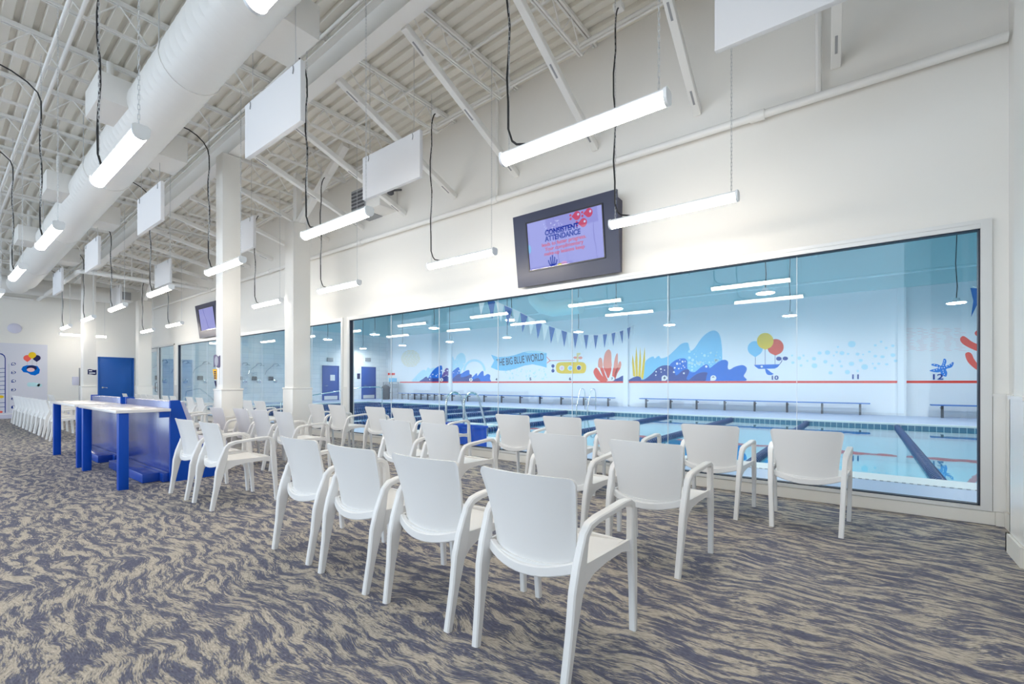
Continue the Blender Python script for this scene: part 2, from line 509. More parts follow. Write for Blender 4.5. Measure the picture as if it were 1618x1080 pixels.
for k, x in enumerate(XK[:16]):
    r = thing('diagonal_brace', 'white slotted diagonal brace from beam to window wall, %s from the right' % ORD[k], 'brace', (x, YW, 4.4), group='diagonal braces')
    p = Vector((x + .12, BY1 + .015, zbeam(x) - .005)); q = Vector((x, YW - .005, 4.40 + .004 * k)); d = (q - p).normalized()
    p = p - d * .02
    build('tube', MB().bar(p, q, .085, .085), M['steel'], r, False)
    nrm = Vector((0, d.z, -d.y))
    for t in (.10, .50, .90):
        c = p.lerp(q, t) + nrm * .043
        build('slot', MB().bar(c - d * .09, c + d * .09, .022, .006), M['grey'], r, False)

# ------------------------------------------------------------------ columns
def column(x0, x1, y0, y1, ztop, label, post=None):
    r = thing('column', label, 'column', ((x0 + x1) / 2, (y0 + y1) / 2, 0), group='white columns')
    build('shaft', MB().bbox((x0, y0, 1.09), (x1, y1, ztop), .008), M['wall'], r)
    build('wainscot', MB().bbox((x0 - .025, y0 - .025, .11), (x1 + .025, y1 + .025, 1.095), .004), M['wains'], r)
    build('cap_trim', MB().bbox((x0 - .034, y0 - .034, 1.085), (x1 + .034, y1 + .034, 1.118), .006), M['wains'], r)
    build('plinth', MB().bbox((x0 - .036, y0 - .036, 0), (x1 + .036, y1 + .036, .115), .004), M['base'], r)
    if post:
        build('steel_post', MB().bar(((x0 + x1) / 2, (y0 + y1) / 2, ztop - .01), ((x0 + x1) / 2, (y0 + y1) / 2, zdeck(x0) - .06), .13), M['steel'], r, False)
        xc, yc = (x0 + x1) / 2, (y0 + y1) / 2
        build('knee_brace', MB().bar((xc + .02, yc, ztop - .01), (xc + 1.75, yc, zdeck(xc + 1.75) - .08), .12, .12, (0, 1, 0)), M['steel'], r, False)
    return r
column(-8.71, -8.43, 3.06, 3.34, zbeam(-8.72) - .003, 'white square column with two signs, nearest of those under the beam')
column(-9.43, -9.07, 4.57, 4.93, 4.47, 'white square column before the gap between the two long windows', post=True)
column(-19.35, -19.02, 3.05, 3.35, zbeam(-19.36) - .003, 'white square column under the beam just left of blue door')
column(-20.08, -19.72, 4.57, 4.93, 4.05, 'white square column between blue door and glass entrance door', post=True)

# ------------------------------------------------------------------ windows and doors in the lobby wall
def window(name, x0, x1, npane):
    root = bpy.data.objects.new(name, None); COL.objects.link(root); root['kind'] = 'structure'; root.location = ((x0 + x1) / 2, YW, ZB)
    f = .07
    mb = MB()
    ya, yb = YW - .022, YW + .10
    mb.box((x0, ya, ZT - .035), (x1, yb, ZT)); mb.box((x0 + f, ya + .006, ZT - .075), (x1 - f, yb, ZT - .035))
    mb.box((x0, ya, ZB), (x1, yb, ZB + .034)); mb.box((x0, ya, ZB + .034), (x0 + f, yb, ZT - .035)); mb.box((x1 - f, ya, ZB + .034), (x1, yb, ZT - .035))
    build('window_frame', mb, M['alu'], root, False)
    g0, g1, h0, h1 = x0 + f, x1 - f, ZB + .034, ZT - .075
    mb = MB(); t = .010; y0, y1 = YW - .004, YW + .07
    mb.box((g0, y0, h0), (g1, y1, h0 + t)); mb.box((g0, y0, h1 - t), (g1, y1, h1)); mb.box((g0, y0, h0), (g0 + t, y1, h1)); mb.box((g1 - t, y0, h0), (g1, y1, h1))
    build('gasket', mb, M['gasket'], root, False)
    w = (g1 - g0) / npane
    for i in range(npane):
        a, b = g0 + w * i + .002, g0 + w * (i + 1) - .002
        build('pane', MB().box((a, YW + .028, h0 + .004), (b, YW + .040, h1 - .004)), M['glass'], root, False)
    jb = MB()
    for i in range(1, npane):
        jb.box((g0 + w * i - .0022, YW + .026, h0 + t), (g0 + w * i + .0022, YW + .042, h1 - t))
    build('joint_bead', jb, M['lamp'], root, False)
window('window_1', W1[0], W1[1], 7)
window('window_2', W2[0], W2[1], 8)

def glazed_door():
    root = bpy.data.objects.new('door_1', None); COL.objects.link(root); root['kind'] = 'structure'; root.location = (-21.3, YW, 0)
    x0, x1 = D1
    ya, yb = YW - .02, YW + .10
    mb = MB()
    for a, b in ((x0, x0 + .06), (-21.64, -21.54), (x1 - .07, x1)): mb.box((a, ya, 0), (b, yb, ZT))
    mb.box((x0, ya, ZT - .06), (x1, yb, ZT)); mb.box((-21.54, ya, 0), (x1, yb, .15))
    build('door_frame', mb, M['alu'], root, False)
    mb = MB()
    for a, b in ((x0 + .07, x0 + .19), (-21.77, -21.65)): mb.box((a, ya + .02, .02), (b, yb - .03, ZT - .08))
    mb.box((x0 + .07, ya + .02, ZT - .2), (-21.65, yb - .03, ZT - .08)); mb.box((x0 + .07, ya + .02, .02), (-21.65, yb - .03, .26)); mb.box((x0 + .07, ya + .02, .98), (-21.65, yb - .03, 1.07))
    build('door_leaf', mb, M['alu'], root, False)
    build('door_handle', MB().tube([(-21.74, ya + .02, .85), (-21.74, ya - .04, .88), (-21.74, ya - .04, 1.2), (-21.74, ya + .02, 1.23)], .012), M['dgrey'], root)
    build('door_pane', MB().box((x0 + .16, YW + .03, .2), (-21.70, YW + .042, ZT - .15)), M['glass'], root, False)
    build('side_pane', MB().box((-21.53, YW + .03, .16), (x1 - .08, YW + .042, ZT - .07)), M['glass'], root, False)
    build('gasket', MB().box((-21.54, YW + .02, .16), (-21.53, YW + .05, ZT - .06)), M['gasket'], root, False)
glazed_door()

# blue door in the far wall
p0 = on_x(155.5, 564, XL); p1 = on_x(210, 564, XL)
root = bpy.data.objects.new('door_2', None); COL.objects.link(root); root['kind'] = 'structure'; root.location = (XL, (p0.y + p1.y) / 2, 0)
dz = p0.z
build('door_leaf', MB().bbox((XL + .002, p0.y + .03, .01), (XL + .05, p1.y - .03, dz - .04), .003), M['doorblue'], root)
mb = MB(); mb.box((XL, p0.y - .02, 0), (XL + .07, p0.y + .028, dz)); mb.box((XL, p1.y - .028, 0), (XL + .07, p1.y + .02, dz)); mb.box((XL, p0.y - .02, dz - .038), (XL + .07, p1.y + .02, dz + .015))
build('door_frame', mb, M['doorblue'], root)
mb = MB(); mb.lathe([(.03, 0), (.03, .02)], (XL + .05, p0.y + .11, 1.03), 12, 'X'); mb.tube([(XL + .06, p0.y + .11, 1.03), (XL + .11, p0.y + .11, 1.03), (XL + .11, p0.y + .24, 1.02)], .012)
build('door_handle', mb, M['chrome'], root)

# ------------------------------------------------------------------ wall pipes, conduits
def pipe(name, pts, r, label, cat='pipe', mat='steel', n=10):
    return tag(build(name, MB().tube(pts, r, n), M[mat]), label, cat)
ws = thing('sprinkler_pipe', 'white sprinkler pipe running level along the window wall above the screens', 'pipe', (-11, YW - .09, 4.1))
mb = MB().tube([(XR - .02, YW - .09, 4.10), (-22.9, YW - .09, 4.10)], .042, 12)
build('run', mb, M['steel'], ws)
for x in (-.9, -4.6, -8.2, -12.2, -16.1): build('coupling', MB().tube([(x - .07, YW - .09, 4.1), (x + .07, YW - .09, 4.1)], .055, 12), M['steel'], ws)
for x in (-.35, -4.55): build('riser', MB().tube([(x, YW - .09, 4.10), (x, YW - .09, zdeck(x) - .02)], .028, 8), M['steel'], ws)
mb = MB()
mb.tube([(-16.2, YW - .15, 4.13), (-16.2, 2.65, 4.13), (-16.23, 2.56, 4.13), (-16.32, 2.53, 4.13), (XL + .02, 2.53, 4.13)], .055, 12)
for x, y in ((-16.2, 3.6), (-18.5, 2.53)): mb.tube([(x, y, 4.13), (x, y, 5.2)], .012, 6)
tag(build('sprinkler_main', mb, M['steel']), 'white sprinkler main crossing the room with an elbow before the far wall', 'pipe')
pipe('sprinkler_branch', [(XL + .08, 2.4, 4.11), (XL + .08, .1, 4.11)], .04, 'short white pipe running left along the top of the far wall')
def along(x0, x1, y, dz_): return [(x0, y, zdeck(x0) - dz_), (x1, y, zdeck(x1) - dz_)]
pipe('conduit', along(.9, -22.8, 5.33, .13), .022, 'upper thin conduit running under the deck beside the window wall', 'conduit')
pipe('conduit', along(.9, -22.8, 5.24, .26), .016, 'lower thin conduit running under the deck beside the window wall', 'conduit')
pipe('conduit', along(.9, -22.8, 4.55, .06), .016, 'thin conduit under the deck midway between beam and window wall', 'conduit')
pipe('conduit', along(.9, -22.8, 3.12, .10), .02, 'thin conduit clipped along the upper edge of the main beam', 'conduit')
pipe('conduit', along(.9, -22.8, .95, .46), .02, 'thin conduit left of the duct, nearer of the close pair', 'conduit')
pipe('conduit', along(.9, -22.8, 1.06, .46), .02, 'thin conduit left of the duct, closer to it in the pair', 'conduit')
pipe('gas_pipe', along(.9, -21.1, .30, .40), .045, 'thicker white pipe at the far left under the roof joists')

# ventilation unit by the window wall
r = thing('ventilation_unit', 'white boxy ventilation unit with dark grille high on window wall', 'ventilation unit', (-7.35, 5.45, 4.5))
build('casing', MB().bbox((-7.55, 5.2, 4.52), (-7.10, YW - .005, 4.98), .01), M['steel'], r)
mb = MB().box((-8.0, 5.19, 4.52), (-7.56, YW - .005, 4.98))
build('grille', mb, M['grey'], r, False)
mb = MB()
for i in range(6): mb.box((-7.98, 5.175, 4.55 + i * .07), (-7.58, 5.19, 4.58 + i * .07))
build('louver', mb, M['dgrey'], r, False)
tag(build('security_camera', MB().lathe([(.03, 0), (.06, .02), (.06, .07), (.045, .11), (.01, .13)], (-6.98, 5.35, 4.72), 14).tube([(-6.98, 5.35, 4.8), (-6.98, YW - .01, 4.9)], .018), M['dgrey']),
    'small black dome camera beside the ventilation unit', 'camera')

# ------------------------------------------------------------------ round duct with side outlets
DY, DR = 1.9, .31
def zduct(x): return 5.1 + SL * x
d = thing('round_duct', 'large white round spiral duct hung along the length of the room', 'duct', (-10, DY, zduct(-10)))
pts, rr = [], []
x = 1.0 - .05
while x > -20.0:
    for dx, r_ in ((0, DR), (.012, DR + .004), (.024, DR)):
        pts.append((x - dx, DY, zduct(x))); rr.append(r_)
    x -= .16
pts += [(-20.05, DY, zduct(-20))]; rr.append(DR)
build('duct_body', MB().tube(pts, rr, 32), M['duct'], d)
for x in (-2.2, -6.1, -9.9, -13.8, -17.6):
    build('joint_band', MB().tube([(x, DY, zduct(x)), (x - .05, DY, zduct(x))], DR + .012, 32), M['duct'], d)
for x in (-4.75, -8.55, -12.4, -16.3):
    o = build('side_outlet', MB().bbox((x - .33, DY + .2, zduct(x) - .19), (x + .33, DY + .60, zduct(x) + .17), .008), M['duct'], d)
    mb = MB().box((x - .32, DY + .598, zduct(x) - .15), (x + .32, DY + .606, zduct(x) + .13))
    build('grille', mb, M['panel'], o, False)
for x in (-7.75, -11.5, -15.3):
    build('side_outlet', MB().bbox((x - .36, DY - .58, zduct(x) - .10), (x + .36, DY - .2, zduct(x) + .24), .008), M['duct'], d)
for x in (-4.3, -8.15, -11.9, -15.7, -19.2):
    build('hanger_pipe', MB().tube([(x, DY - .32, zduct(x) + .02), (x, DY - .32, zdeck(x) - .04)], .04, 10), M['steel'], d)
for x in (-3.4, -6.1, -9.9, -13.8, -17.6):
    for s in (-1, 1): build('hanger_rod', MB().tube([(x, DY + s * DR, zduct(x)), (x, DY + s * DR, zdeck(x) - .05)], .006, 6), M['chain'], d)
# cross duct along the far wall
d2 = thing('cross_duct', 'white round duct running along the top of the far wall', 'duct', (-21.6, 2.2, 4.35))
build('duct_body', MB().tube([(-21.6, -.6, 4.36), (-21.6, 4.25, 4.36)], .27, 28), M['duct'], d2)
build('elbow', MB().tube([(-20.06, DY, zduct(-20)), (-20.8, DY, 4.36), (-21.6, DY, 4.36)], .27, 24), M['duct'], d2)
build('outlet_box', MB().bbox((-21.75, 4.26, 4.17), (-21.2, 4.75, 4.55), .008), M['duct'], d2)
build('grille', MB().box((-21.195, 4.32, 4.22), (-21.185, 4.69, 4.50)), M['grey'], d2, False)

# ------------------------------------------------------------------ hanging acoustic panels
def panel(x0, x1, y, z0, z1, label, grp):
    r = thing('acoustic_panel', label, 'panel', ((x0 + x1) / 2, y, z0), group=grp)
    build('board', MB().bbox((x0, y - .025, z0), (x1, y + .025, z1), .004), M['panel'], r)
    for x in (x0 + .14, x1 - .14):
        w = build('wire', MB().tube([(x, y, z1 - .04), (x, y, (zduct(x) - .19) if (y < 2.6 and any(abs(x - q) < .34 for q in (-4.75, -8.55, -12.4, -16.3))) else zdeck(x) - .02)], .0035, 5), M['chain'], r)
        build('hook', MB().tube([(x, y - .03, z1 - .09), (x + .015, y - .032, z1 - .05), (x, y - .028, z1 - .01)], .005, 5), M['grey'], w)
for k, xr in enumerate((-4.25, -8.4, -12.4, -16.4)):
    panel(xr - 1.22, xr, 2.235, 3.72 - .04 * k, 4.31 - .04 * k, 'white acoustic panel hung beside the duct, %s from the camera' % ORD[k], 'acoustic panels beside the duct')
for k, xr in enumerate((.29, -4.43, -9.15, -13.9, -18.6)):
    panel(xr - 1.22, xr, 3.87, 3.85 - .03 * k, 4.45 - .03 * k, 'white acoustic panel hung between beam and window wall, %s from right' % ORD[k], 'acoustic panels near the window wall')

# ------------------------------------------------------------------ linear pendant lights
LZ, LL = 2.85, 1.25
def lamp_proto(x1, y, label, grp, perp=False):
    r = thing('pendant_light', label, 'light', (x1, y, LZ), group=grp)
    # local: x from -LL to 0, z 0 = underside
    hw, hh = .045, .088
    prof = [(-hw * .9, .056), (-hw * .95, hh * .84), (-hw * .7, hh), (hw * .7, hh), (hw * .95, hh * .84), (hw * .9, .056)]
    build('housing', MB().prism([(-LL + .02, a, b) for a, b in prof], (LL - .04, 0, 0)), M['lamp'], r, True, True)
    dp = [(-.044, .060)] + [(-.046 * math.cos(t), .044 - .044 * math.sin(t)) for t in [PI * i / 12 for i in range(13)]] + [(.044, .060)]
    build('diffuser', MB().prism([(-LL + .02, a, b) for a, b in dp], (LL - .04, 0, 0)), M['tube'], r, True, True)
    ep = [(-.05, .05), (-.05, .08), (-.034, .094), (.034, .094), (.05, .08), (.05, .05)] + [(.05 * math.cos(t), .045 - .048 * math.sin(t)) for t in [PI * i / 10 for i in range(11)]]
    for xa in (-LL, -.02): build('end_cap', MB().prism([(xa, a, b) for a, b in ep], (.02, 0, 0)), M['lamp'], r, True, True)
    return r
def chain_mesh(L):
    mb = MB(); z = 0; i = 0
    while z < L:
        hx, hz, t = .0055, .019, .0020
        for s in ((-1, 1), (1, 1), (1, -1), (-1, -1)): pass
        pts = [(-hx, -hz), (hx, -hz), (hx, hz), (-hx, hz)]
        loop = [(p[0], 0, z + p[1]) if i % 2 else (0, p[0], z + p[1]) for p in pts]
        mb.tube(loop, t, 4, closed=True)
        z += .033; i += 1
    return mb
def cable(r, dx, ybox, ztop):
    # from a junction box down to the lamp (local coordinates of the lamp)
    h = ztop - LZ
    s = -1 if ybox < 0 else 1
    y0 = ybox
    pts = [(dx, y0, h + .02)]
    for t in range(1, 6):
        a = t / 5 * PI / 2
        pts.append((dx + .01, y0 - y0 * math.sin(a), h + .02 - .30 * (1 - math.cos(a))))
    for i in range(1, 9):
        z = h - .28 - (h - .28 - .26) * i / 8
        pts.append((dx + .012 * math.sin(i * 1.9), .010 * math.cos(i * 1.3), z))
    pts += [(dx + .03, .01, .17), (dx + .08, .0, .125), (dx + .15, 0, .105), (dx + .19, 0, .088)]
    o = build('cable', MB().tube(pts, .0085, 6), M['black'], r, True, True)
    build('junction_box', MB().bbox((dx - .05, y0 - .06, h - .01), (dx + .05, y0 + .03, h + .06), .006), M['steel'], o, True, True)
cm = chain_mesh(2.4)
ROWS = [('along the window wall', 4.48, (-.88, -3.72, -6.68, -9.38, -15.15, -17.7), .12, 'lights along the window wall'),
        ('in the middle row', 2.68, (-.90, -3.82, -6.70, -9.60, -12.55, -15.45, -18.45), -.38, 'lights of the middle row'),
        ('beside the duct', .90, (-.88, -3.82, -6.80, -9.60, -12.5), -.6, 'lights of the row beside the duct')]
chain_me = None
for where, y, xs_, yb, grp in ROWS:
    for k, x1 in enumerate(xs_):
        r = lamp_proto(x1, y, 'linear white pendant light, %s from the camera %s' % (ORD[k], where), grp) if chain_me is None else None
        if r is None:
            r = proto_lamp.copy(); COL.objects.link(r); r.location = (x1, y, LZ)
            r['label'] = 'linear white pendant light, %s from the camera %s' % (ORD[k], where); r['group'] = grp
            for ch in lamp_parts:
                c = ch.copy(); COL.objects.link(c); c.parent = r
        else:
            proto_lamp = r; lamp_parts = list(r.children)
            chain_me = build('chain', cm, M['chain'], None, True).data
            bpy.data.objects.remove(bpy.data.objects['chain'])
        top = zdeck(x1) - .42
        for xa in (-LL + .06, -.06):
            c = link('chain', chain_me, None, r, (xa, 0, .10)); c.scale = (1, 1, (top - LZ - .1) / 2.4)
        cable(r, -LL + .05, yb, min(4.95, zdeck(x1 - LL) - .55) if yb < 0 else zdeck(x1 - LL) - .62)
# lamp by the far wall, turned across the room
r = proto_lamp.copy(); COL.objects.link(r); r.location = (-21.9, 4.15, LZ); r.rotation_euler = (0, 0, PI / 2)
r['label'] = 'linear white pendant light hung across the room before the far wall'; r['group'] = 'lights by the far wall'
for ch in lamp_parts:
    c = ch.copy(); COL.objects.link(c); c.parent = r
for xa in (-LL + .06, -.06):
    c = link('chain', chain_me, None, r, (xa, 0, .10)); c.scale = (1, 1, .6)

# ------------------------------------------------------------------ television screens in their surrounds
def screen_unit(xc, label, full):
    r = thing('television', label, 'television', (xc, YW - .115, 2.645), (math.radians(7.2), 0, 0))
    w, h = .825, 1.03
    sw, sh = .615, .350            # half screen
    cx_, cz = .015, .555
    mb = MB()
    mb.prism([(-w, 0, 0), (w, 0, 0), (w, 0, cz - sh), (-w, 0, cz - sh)], (0, .04, 0))
    mb.prism([(-w, 0, cz + sh), (w, 0, cz + sh), (w, 0, h), (-w, 0, h)], (0, .04, 0))
    mb.prism([(-w, 0, cz - sh), (cx_ - sw, 0, cz - sh), (cx_ - sw, 0, cz + sh), (-w, 0, cz + sh)], (0, .04, 0))
    mb.prism([(cx_ + sw, 0, cz - sh), (w, 0, cz - sh), (w, 0, cz + sh), (cx_ + sw, 0, cz + sh)], (0, .04, 0))
    build('surround', mb, M['navy'], r, False, True)
    # wedge-shaped box behind, fixed to the wall
    build('wall_box', MB().add([(-w + .05, .04, .03), (w - .02, .04, .03), (w - .02, .09, .03), (-w + .05, .09, .03),
                                (-w + .05, .04, h - .07), (w - .02, .04, h - .07), (w - .02, .215, h - .1), (-w + .05, .215, h - .1)],
                               [(0, 3, 2, 1), (4, 5, 6, 7), (0, 1, 5, 4), (1, 2, 6, 5), (2, 3, 7, 6), (3, 0, 4, 7)]), M['navy'], r, False, True)
    mb = MB(); t = .016
    for a, b in (((-sw, -sh), (sw, -sh + t)), ((-sw, sh - t), (sw, sh)), ((-sw, -sh), (-sw + t, sh)), ((sw - t, -sh), (sw, sh))):
        mb.box((cx_ + a[0], -.012, cz + a[1]), (cx_ + b[0], .035, cz + b[1]))
    build('bezel', mb, M['bezel'], r, False, True)
    s = build('display', MB().box((cx_ - sw + t, .006, cz - sh + t), (cx_ + sw - t, .03, cz + sh - t)), M['screen'], r, False, True)
    build('cover_glass', MB().box((cx_ - sw + t, -.004, cz - sh + t), (cx_ + sw - t, -.001, cz + sh - t)), M['coverglass'], r, False, True)
    if not full: return
    def T(nm, body, x, z, size, mat, bold=0., sx=1.): text(nm, body, size, M[mat], s, (cx_ + x, .004, cz + z), bold=bold, sx=sx)
    T('headline', 'CONSISTENT', -.03, .143, .098, 'scr_text', .0045, .93)
    T('headline', 'ATTENDANCE', -.02, .060, .098, 'scr_text', .0045, .88)
    T('caption', 'leads to faster progress.', -.01, -.015, .070, 'scr_pink', .0012, 1.05)
    T('caption', 'Your complimentary', -.01, -.080, .070, 'scr_pink', .0012, 1.05)
    T('caption', 'make-up lessons keep', -.01, -.145, .070, 'scr_pink', .0012, 1.05)
    def disc(mb, x, z, a, b=None, n=22, y=.0035):
        b = b or a
        return mb.prism([(cx_ + x + a * math.cos(2 * PI * i / n), y, cz + z + b * math.sin(2 * PI * i / n)) for i in range(n)], (0, .002, 0))
    for x, z in ((.225, .275), (.405, .275), (.315, .165)):
        mb = MB(); disc(mb, x, z, .055, .058)
        mb.prism([(cx_ + x - .085, .0035, cz + z + .005), (cx_ + x - .03, .0035, cz + z - .045), (cx_ + x - .03, .0035, cz + z + .045)], (0, .002, 0))
        disc(mb, x - .098, z + .025, .016); disc(mb, x - .098, z - .022, .017)
        f = build('fish_graphic', mb, M['scr_pink'], s, False, True)
        build('eye', disc(MB(), x + .022, z + .012, .016, y=.002), M['scr_white'], f, False, True)
    mb = MB()
    for i in range(26):
        disc(mb, -.33 + random.random() * .46, .15 + random.random() * .14, random.choice((.005, .007, .011)), n=10)
    build('bubble_graphic', mb, M['scr_white'], s, False, True)
    mb = MB()
    for dx, hh, ln in ((-.05, .09, -.03), (-.025, .13, -.012), (.0, .15, .0), (.025, .12, .012), (.05, .08, .03)):
        b0 = (-.20 + dx * .6, -.325); pts = [(cx_ + b0[0], .0035, cz + b0[1]), (cx_ + b0[0] + dx * .6, .0035, cz + b0[1] + hh * .5), (cx_ + b0[0] + dx * .6 + ln * .4, .0035, cz + b0[1] + hh)]
        mb.sweep(pts, [(.02, .002)] * 3, (1, 0, 0))
    build('coral_graphic', mb, M['scr_text'], s, False, True)
    build('shell_graphic', disc(MB(), -.02, -.315, .05, .03), M['scr_rose'], s, False, True)
    build('sponge_graphic', disc(MB(), -.09, -.322, .035, .018), M['scr_yellow'], s, False, True)
    mb = MB(); disc(mb, -.585, -.03, .03, .06); build('seaweed_graphic', mb, M['scr_cyan'], s, False, True)
M['coverglass'] = glass('screen_cover_glass', (1, 1, 1), .018, .6)
screen_unit(-3.29, 'wall television reading CONSISTENT ATTENDANCE in a dark navy surround', True)
screen_unit(-16.15, 'far wall television in a navy surround partly behind a column', False)

# ------------------------------------------------------------------ chairs
def make_chair(label):
    t = thing('armchair', label, 'chair', (0, 0, 0))
    m = M['chair']
    mb = MB()
    def seat(u, v):
        x = (u - .5) * 2; y = .100 + v * .460
        hw = .235 + .025 * v
        z = .458 - .016 * (1 - x * x) - .012 * math.sin(PI * v) - (.03 * ((v - .88) / .12) ** 2 if v > .88 else 0)
        return (x * hw, y - .045 * (1 - x * x) * (1 - v), z)
    mb.grid(seat, 10, 12, (0, 0, -.02))
    pts, sz = [], []
    for i in range(13):
        x = -1 + i / 6
        pts.append((x * .235, .108 - .056 * (1 - x * x), .448 - .044 * (1 - x * x))); sz.append((.03, .046))
    mb.sweep(pts, sz, (0, 1, 0))
    # underside front apron
    mb.sweep([(-.27, .545, .425), (0, .55, .432), (.27, .545, .425)], [(.02, .035)] * 3, (0, 1, 0))
    build('seat', mb, m, t, True, True)
    def back(u, v):
        x = .55 * math.sin((u - .5) * PI) + .45 * (u - .5) * 2
        hw = .214 + .044 * v - .004 * math.sin(PI * v)
        zb = .445 - .056 * (1 - x * x)
        k = min(1.0, max(0.0, (abs(x) - .89) / .11))
        zt = .826 + .004 * (1 - x * x) - .026 * (1 - math.sqrt(1 - k * k))
        y = .125 - .075 * v + .012 * math.sin(PI * v) - .056 * (1 - x * x)
        return (x * hw, y, zb + (zt - zb) * v)
    build('backrest', MB().grid(back, 28, 14, (0, .013, 0)), m, t, True, True)
    for s in (-1, 1):
        build('leg', MB().sweep([(s * .238, 0, 0), (s * .246, .035, .20), (s * .252, .062, .36), (s * .256, .085, .46), (s * .260, .108, .555)],
                                [(.036, .036), (.036, .048), (.038, .075), (.038, .072), (.036, .046)]), m, t, True, True)
        build('leg', MB().sweep([(s * .282, .578, 0), (s * .286, .565, .22), (s * .288, .552, .36), (s * .288, .545, .45), (s * .288, .540, .555)],
                                [(.034, .030), (.034, .040), (.036, .056), (.036, .056), (.036, .042)]), m, t, True, True)
        build('armrest', MB().sweep([(s * .260, .104, .54), (s * .262, .116, .585), (s * .266, .145, .618), (s * .273, .20, .634), (s * .282, .32, .645), (s * .288, .43, .655),
                                     (s * .290, .49, .652), (s * .290, .525, .632), (s * .289, .539, .595), (s * .288, .541, .545)],
                                    [(.036, .044), (.038, .042), (.042, .036), (.044, .030), (.045, .028), (.045, .028), (.044, .031), (.042, .036), (.038, .040), (.036, .042)]), m, t, True, True)
        prof = [(.07, .462), (.30, .462), (.555, .462), (.555, .345), (.545, .385), (.515, .408), (.44, .424), (.30, .420), (.19, .404), (.13, .375), (.09, .33), (.065, .33)]
        build('side_rail', MB().prism([(s * (.247 + .030 * (a - .07) / .49), a, b) for a, b in prof], (s * .016, 0, 0)), m, t, True, True)
    return t
near = [(-1.18, 1.57), (-1.85, 1.575), (-2.51, 1.565), (-3.18, 1.585)]
CH = []
for k, (x, y) in enumerate(near):
    CH.append((x, y, ['white plastic armchair nearest the camera, its rear leg cut by the frame', 'second white armchair from the right in the front group of four',
                      'third white armchair from the right in the front group of four', 'leftmost white armchair in the front group of four'][k], 'chairs of the nearest row'))
CH += [(-5.14, 1.69, 'white armchair seen from the side, right one of the pair beside the bench end', 'chairs beside the blue bench'),
       (-5.80, 1.68, 'white armchair touching the blue bench end, left one of the pair', 'chairs beside the blue bench')]
for k in range(9):
    CH.append((-14.75 - .66 * k, 1.66, 'white armchair, %s of the tight far-left row counted from its near end' % ORD[k + 1], 'chairs in the far-left row'))
CH.append((-13.62, 1.64, 'white armchair left of the tall tables, nearest of the far-left row', 'chairs in the far-left row'))
for k, (x, y) in enumerate([(-1.15, 2.88), (-1.86, 2.92), (-3.215, 2.97), (-3.90, 2.98)]):
    CH.append((x, y, 'white armchair, %s from the right in the middle row' % ORD[k], 'chairs of the middle row'))
for k, (x, y) in enumerate([(-6.22, 2.93), (-6.85, 2.90), (-7.48, 2.90), (-8.11, 2.80), (-9.77, 2.80)]):
    CH.append((x, y, ['white armchair in the middle row, nearest of the four before the signed column', 'white armchair in the middle row, second of four before the signed column',
                      'white armchair in the middle row, third of four before the signed column', 'white armchair in the middle row standing against the signed column',
                      'white armchair in the middle row just behind the signed column'][k], 'chairs of the middle row'))
CH += [(-20.05, 2.45, 'white armchair left of the far column, nearer of two by the dispenser', 'chairs by the far wall'),
       (-20.75, 2.5, 'white armchair left of the far column, farther of two by the dispenser', 'chairs by the far wall')]
w1 = [(-.37, 4.40), (-1.13, 4.42), (-2.06, 4.42), (-2.75, 4.45), (-3.40, 4.36), (-4.95, 4.46), (-5.58, 4.43), (-6.25, 4.42), (-7.33, 4.40), (-7.97, 4.37)]
for k, (x, y) in enumerate(w1):
    CH.append((x, y, 'white armchair facing the pool, %s from the right along the largest window' % ORD[k], 'chairs along the largest window'))
w2 = [(-10.2, 4.35), (-10.84, 4.35), (-13.8, 4.40), (-14.45, 4.38), (-15.95, 4.43), (-16.6, 4.42), (-17.4, 4.40), (-18.04, 4.40), (-18.68, 4.40), (-19.32, 4.40), (-20.95, 4.40)]
for k, (x, y) in enumerate(w2):
    CH.append((x, y, 'white armchair, %s from the near end along the second window' % ORD[k], 'chairs along the second window'))
first = None
for x, y, lab, grp in CH:
    if first is None:
        first = make_chair(lab); first.location = (x, y, 0); first['group'] = grp
    else:
        c = dup(first, (x, y, 0), lab, grp)
        c.rotation_euler = (0, 0, math.radians(random.uniform(-.7, .7)))

